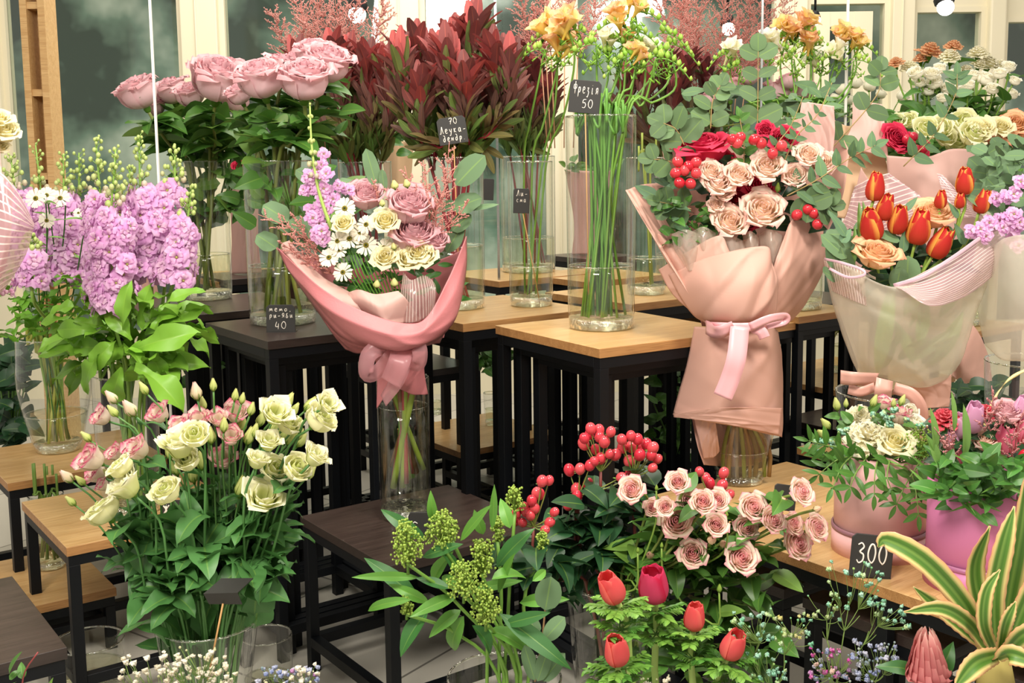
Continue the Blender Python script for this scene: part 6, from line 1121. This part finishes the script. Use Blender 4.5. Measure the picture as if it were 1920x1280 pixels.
# ------------------------------------------------------------------ price tags
G = {
 '0': [[(.5, 0), (.15, .2), (.05, .55), (.3, .95), (.65, .95), (.85, .6), (.75, .2), (.5, 0)]], '3': [[(.1, .9), (.5, 1), (.75, .8), (.35, .55), (.75, .4), (.7, .1), (.3, -.03), (.05, .12)]],
 '4': [[(.35, 1), (.15, .35), (.75, .35)], [(.7, .75), (.62, -.05)]], '5': [[(.8, 1), (.3, .95), (.2, .58), (.55, .62), (.75, .35), (.55, .03), (.1, .05)]], '7': [[(.05, .9), (.4, 1), (.85, .95), (.5, .4), (.35, 0)], [(.2, .5), (.7, .52)]],
 'Л': [[(-.1, .1), (.1, .0), (.35, .6), (.55, 1.1), (.65, .5), (.8, 0)]], 'е': [[(.1, .3), (.6, .4), (.6, .62), (.3, .62), (.15, .25), (.4, 0), (.75, .1)]], 'у': [[(.1, .6), (.25, .25), (.5, .2)], [(.7, .6), (.5, .1), (.25, -.4), (.0, -.3)]],
 'к': [[(.15, .65), (.1, 0)], [(.6, .62), (.15, .3), (.65, 0)]], 'а': [[(.6, .55), (.3, .6), (.1, .25), (.3, 0), (.55, .2), (.62, .6), (.65, .05), (.8, .05)]], '-': [[(.15, .3), (.75, .34)]], 'д': [[(.6, .5), (.3, .55), (.1, .25), (.3, 0), (.55, .15), (.6, .6), (.5, 1.0), (.15, 1.05)]],
 'н': [[(.15, .6), (.1, 0)], [(.6, .6), (.55, 0)], [(.12, .3), (.58, .32)]], 'р': [[(.2, .6), (.1, -.4)], [(.15, .35), (.4, .62), (.65, .45), (.5, .1), (.2, .12)]], '.': [[(.2, 0), (.26, .03)]], ',': [[(.25, .05), (.18, -.12)]],
 'М': [[(.0, 0), (.2, .62), (.4, .15), (.6, .62), (.8, .02)]], 'м': [[(.0, 0), (.2, .55), (.38, .1), (.6, .55), (.78, .02)]], 'о': [[(.4, .6), (.12, .35), (.3, 0), (.6, .15), (.6, .5), (.4, .6)]], 'и': [[(.12, .6), (.15, .08), (.4, .05), (.6, .6), (.65, .05), (.85, .1)]],
 'Л2': [], 'ф': [[(.4, .95), (.4, -.4)], [(.4, .5), (.1, .5), (.1, .1), (.4, .1), (.7, .15), (.7, .5), (.4, .5)]], 'Ф': [[(.45, 1.15), (.4, -.1)], [(.43, .85), (.1, .8), (.08, .45), (.4, .4), (.75, .5), (.75, .82), (.43, .85)]], 'з': [[(.1, .55), (.5, .6), (.3, .3), (.55, .15), (.3, -.35), (.1, -.25)]], 'і': [[(.3, .6), (.3, 0), (.5, .05)], [(.3, .85), (.33, .88)]], 'я': [[(.6, 0), (.6, .6), (.25, .55), (.25, .3), (.6, .3)], [(.35, .3), (.1, 0)]],
 'Я': [[(.7, 0), (.65, .85), (.25, .75), (.25, .45), (.65, .42), (.1, 0)]], 'в': [[(.1, .6), (.5, .9), (.2, .4), (.15, 0), (.55, .0), (.6, .3), (.2, .4)]], 'Ж': [[(.1, .9), (.45, .45), (.1, 0)], [(.9, .95), (.45, .45), (.85, .0)], [(.5, 1), (.4, -.05)]], ' ': [], 'с': [[(.6, .5), (.3, .6), (.1, .3), (.3, 0), (.6, .1)]]}
def tag(label, px, py, d, wpx, hpx, lines, yaw=0, tilt=0, stick=None, roll=0, foot=False, th=.0016, mat='chalkboard'):
    """lines: (text, x0, y0, char width, char height, pen) in 0..1 of the board"""
    if foot: d = Pz(px, py+hpx/2, foot)[1]
    c = P(px, py, d); w_, h = S(wpx, d), S(hpx, d); R = Matrix.Translation(Vector(tuple(c))) @ Matrix.Rotation(yaw, 4, 'Z') @ Matrix.Rotation(roll, 4, 'Y') @ Matrix.Rotation(tilt, 4, 'X')
    t = thing('price_tag', label, 'price tag', c); k = .1*w_; X, Z = w_/2, h/2
    out = [(-X, -Z), (X, -Z), (X, Z-k), (X-k, Z), (-X+k, Z), (-X, Z-k)]; v = [(x, -th, z) for x, z in out]+[(x, th, z) for x, z in out]
    f = [(0, 1, 2, 3, 4, 5), (11, 10, 9, 8, 7, 6)]+[(i, i+6, (i+1) % 6+6, (i+1) % 6) for i in range(6)]
    o = obj('board', MB().raw(v, f, (1, 1, 1)).mesh('board', smooth=False), mat, t, mtx=R); bevel(o, .0012)
    if foot: obj('foot', MB().box((-X, -th, -Z-.001), (X, h*.35, -Z+.002), (1, 1, 1)).mesh('foot', smooth=False), mat, t, mtx=R)
    mb = MB()
    for text, x0, y0, cw, ch, pen in lines:
        for i, cc in enumerate(text):
            for st in G.get(cc, []):
                q = crom([((x0+(i+a*.82)*cw-.5)*w_, -th-.0004, (y0+b*ch-.5)*h) for a, b in st], max(5, 4*len(st))); mb.tube(q, [pen*w_*.8, pen*w_*1.15, pen*w_*.7], (1, 1, 1), 5)
    if mb.n: obj('chalk_writing', mb.mesh('chalk_writing'), 'chalk', t, mtx=R)
    if stick: obj('stick', MB().tube([P(*stick[0]), P(*stick[1])], .0017, (1, 1, 1), 6), 'stick', t)
    return t
tag('dark chalk tag reading 70 with Cyrillic lettering among the front burgundy leucadendrons', 856, 242, 3.05, 54, 50, [('70', .42, .73, .16, .22, .014), ('Леука-', .08, .42, .155, .24, .013), ('дендр.', .14, .12, .14, .22, .013)], roll=-.14, stick=((858, 262, 3.06), (862, 560, 3.18)))
tag('chalk tag reading 50 with Cyrillic lettering above the big freesia vase', 1106, 185, 2.76, 58, 60, [('Фрезія', .12, .6, .14, .3, .012), ('50', .42, .16, .2, .26, .013)], roll=.1, stick=((1106, 212, 2.762), (1104, 560, 2.8)))
tag('small chalk tag reading 40 standing on the tall dark stool before the rose vase', 525.5, 586, 2.87, 55, 52, [('Мемо,', .12, .76, .17, .17, .012), ('ри-Яви', .12, .53, .14, .18, .012), ('40', .3, .12, .22, .26, .014)], foot=.859, tilt=-.06)
tag('small dark chalk tag inside the slim vase, its writing faint', 982, 377, 3.2, 30, 46, [('Ли-', .2, .7, .25, .22, .016), ('сма', .2, .45, .22, .2, .014)], roll=.03, stick=((984, 398, 3.202), (1012, 570, 3.24)))
tag('blank dark tag behind glass, in the far vase past the divider', 921, 354, 4.3, 20, 40, [], roll=.05)
tag('black chalk tag reading 300 leaning on the pale pink hat box', 1622, 1058, 2.03, 80, 82, [('300', .14, .32, .26, .46, .022)], yaw=-.12, roll=.09, tilt=-.12, foot=.5)
tag('grey tag seen from the side behind the pink spray roses', 1462, 945, 2.3, 44, 50, [('с', .2, .3, .4, .4, .02)], roll=.15, tilt=-.2)
tag('dark tag with white lettering on the left oak stool, mostly behind lisianthus leaves', 318, 938, 2.5, 56, 36, [('Жо', .1, .25, .3, .5, .03)], foot=.42)
tag('dark tag standing before the tall bouquet vase, mostly hidden by skimmia', 780, 976, 2.5, 50, 44, [('с', .1, .2, .5, .6, .02)], foot=.411)
tag('dark corner of a tag beside the peach bouquet vase', 1272, 908, 2.6, 44, 30, [], yaw=.3, foot=.5)
# folded black tag on a stick in the lisianthus vase
t = thing('price_tag', 'blank folded black tag on a stick in the lisianthus vase', 'price tag', P(405, 1095, 1.87)); d = 1.87
a, b, c_, e = P(368, 1098, d), P(432, 1098, d), P(462, 1072, d+.05), P(402, 1071, d+.05); b2, a2 = P(440, 1119, d+.02), P(378, 1117, d+.02)
v = [a, b, c_, e, b2, a2]; o = obj('board', MB().raw(v, [(0, 1, 2, 3), (0, 5, 4, 1)], (1, 1, 1)), 'chalkboard', t, smooth=False); solid(o, .002)
obj('stick', MB().tube([P(404, 1118, d+.012), P(372, 1260, d+.05)], .0017, (1, 1, 1)), 'stick', t)

# ------------------------------------------------------------------ pink dried plumes and the pale flowers at the back
def plumes(V_, tips, d, where, group, basepx):
    tips = sorted(tips)
    for i, (x, y, s_) in enumerate(tips):
        tp = P(x, y, d+U(-.15, .15)); b = P(basepx[0]+(x-basepx[0])*.35, basepx[1], d); t = thing('dried_plume', f'fluffy pink dried plume, {nth(i, len(tips))} {where}', 'dried flower', b, group)
        obj('plume', plume_mb(b+(tp-b)*.2, tp, s_*1.35, PINKP*U(.85, 1.0), 34, 9, th=.0018), 'petal', t); obj('stem', MB().tube([b-np.array([0, 0, .25]), b+(tp-b)*.22], .002, hexc('B98A68')), 'stem', t)
plumes(None, [(520, 5, .3), (560, -20, .35), (600, -35, .35), (640, -30, .35), (690, -20, .35), (735, -10, .32), (545, 60, .25), (580, 20, .3)], 4.0, 'above the burgundy bunch at left', 'pink plumes at left', (640, 190))
plumes(None, [(990, -30, .3), (1030, -40, .35), (1080, -45, .35), (1130, -30, .3), (1010, 10, .25)], 4.1, 'above the yellow freesias', 'pink plumes in the middle', (1060, 150))
plumes(None, [(1235, -10, .3), (1270, -40, .3), (1300, -20, .35), (1340, -40, .35), (1380, -45, .35), (1420, -30, .35), (1460, -25, .35), (1490, 0, .3), (1310, 40, .3), (1400, 30, .3), (1440, 50, .25)], 4.4, 'of the tall bunch at upper right', 'pink plumes at right', (1325, 230))
under(P(1800, 300, 4.0), .7, .36, 'stool at the back right under the white spray roses')
VB = floorvase('cylinder_vase', 'clear vase at the back right holding white spray roses', 1800, 4.0, .7, 330, .12, .13, water=.3)
W1 = [(1728, 157, 16), (1757, 160, 16), (1772, 150, 14), (1762, 176, 17), (1748, 190, 15), (1788, 186, 16), (1812, 195, 15), (1832, 165, 16), (1858, 172, 19), (1884, 162, 15), (1905, 200, 14), (1800, 160, 14), (1735, 175, 12), (1870, 190, 14), (1825, 182, 13), (1902, 150, 14), (1912, 176, 12), (1776, 205, 12)]
cut_flowers(VB, [(x, y, r, 'white') for x, y, r in W1], 3.75, 'white_rose', 'rose', 'small white spray rose', 'the back right vase', 'white spray roses at the back', hexc('7AA040'), 'rose', 7, .1, .003, (0, -.3, .9))
cut_flowers(VB, [(1690, 132, 15, 'carno'), (1737, 126, 15, 'carno'), (1758, 110, 24, 'carno'), (1800, 103, 16, 'carno'), (1715, 140, 16, 'carnw'), (1792, 122, 20, 'carnw'), (1845, 117, 20, 'carnw'), (1868, 138, 22, 'carnw'), (1888, 144, 20, 'carnw'), (1822, 150, 16, 'carnw'), (1848, 140, 15, 'carnw')], 3.95, 'carnation', 'flower', 'orange or white carnation', 'the back right vase', 'carnations at the back', hexc('7AA040'), 'rose', 3, .08, .003, (0, -.3, .9))
cut_flowers(VB, [(1745, 262, 26, 'lisw'), (1772, 262, 24, 'lisw'), (1690, 248, 18, 'lisw'), (1712, 246, 18, 'lisw'), (1815, 254, 30, 'lisw'), (1832, 275, 30, 'lisw'), (1800, 288, 26, 'lisw'), (1780, 280, 20, 'lisw'), (1850, 262, 22, 'cream'), (1870, 285, 26, 'peach'), (1900, 272, 28, 'peach'), (1912, 256, 24, 'peach'), (1885, 262, 20, 'cream')], 3.55, 'pale_lisianthus', 'flower', 'pale green-cream or peach bloom', 'the low row back right', 'pale blooms low at the back right', hexc('7AA040'), 'lis', 3, .08, .003, (0, -.6, .8))
cut_flowers(V['fr'], [(1700, 200, 14, 'white'), (1590, 185, 16, 'white'), (1612, 172, 15, 'white'), (1600, 205, 14, 'white'), (1640, 180, 14, 'white'), (1660, 195, 12, 'white'), (1575, 200, 12, 'white')], 4.2, 'white_rose', 'rose', 'tiny white rose', 'the bunch behind the orange freesias', 'white roses behind the freesias', hexc('7AA040'), 'rose', 6, .08, .002)
cut_flowers(V['fr'], [(1375, 185, 26, 'mauve'), (1415, 160, 20, 'mauve'), (1475, 195, 28, 'mauve'), (1515, 190, 22, 'mauve'), (1340, 200, 18, 'mauve'), (1490, 170, 18, 'mauve')], 4.15, 'mauve_rose', 'rose', 'far mauve rose', 'the bunch behind the peach bouquet', 'far mauve roses', hexc('6E7A38'), 'rose', 8, .1, .003)
def bush(name, label, box, d, kind, n, L, tint=(1, 1, 1), mat='leaf'):
    c = P((box[0]+box[2])/2, box[3], d); t = thing(name, label, 'foliage', c); leafmass(t, kind, box, d, n, L, tint=tint, mat=mat, dj=.1)
    mb = MB()
    for i in range(8): q = P(U(box[0], box[2]), box[1]+(box[3]-box[1])*.4, d); mb.tube(crom([q, (q+c)/2, c], 6), .003, hexc('5E8A3A'))
    obj('stem', mb, 'stem', t); return t
bush('leafy_bunch', 'green leaves filling in behind the burgundy leucadendrons', (560, 150, 760, 290), 4.1, 'rose', 120, .09, (.8, .9, .8))
bush('leafy_bunch', 'dark green leafy bunch at left behind the stock vases, near the floor', (-20, 620, 45, 830), 3.6, 'hyp', 90, .1)
bush('leafy_bunch', 'dark green leaves of the farther mauve rose vase', (330, 195, 480, 400), 3.7, 'rose', 110, .09)
bush('leafy_bunch', 'dark green leaves just above and inside the tagged rose vase', (468, 195, 650, 420), 3.08, 'rose', 60, .08)
bush('leafy_bunch', 'bright green plant glimpsed between the black legs under the middle stools', (880, 600, 950, 700), 4.3, 'small', 90, .06)
bush('leafy_bunch', 'green leaves at left end behind the oak stools', (330, 600, 420, 720), 4.2, 'small', 50, .06)
bush('leafy_bunch', 'pale green leaves behind the peach bouquet, low row', (1640, 230, 1760, 320), 3.7, 'small', 70, .08)
bush('leafy_bunch', 'grey-green eucalyptus behind the right edge bouquet', (1840, 300, 1925, 400), 3.0, 'euc', 50, .06, mat='matte_leaf')
bush('leafy_bunch', 'dark berries and leaves between the tulip vase and the right edge bouquet', (1770, 745, 1860, 860), 2.75, 'hyp', 60, .07)
bush('leafy_bunch', 'leaf clump under the central stool in the shadows', (1220, 700, 1300, 860), 3.9, 'small', 60, .06, (.8, .8, .7))
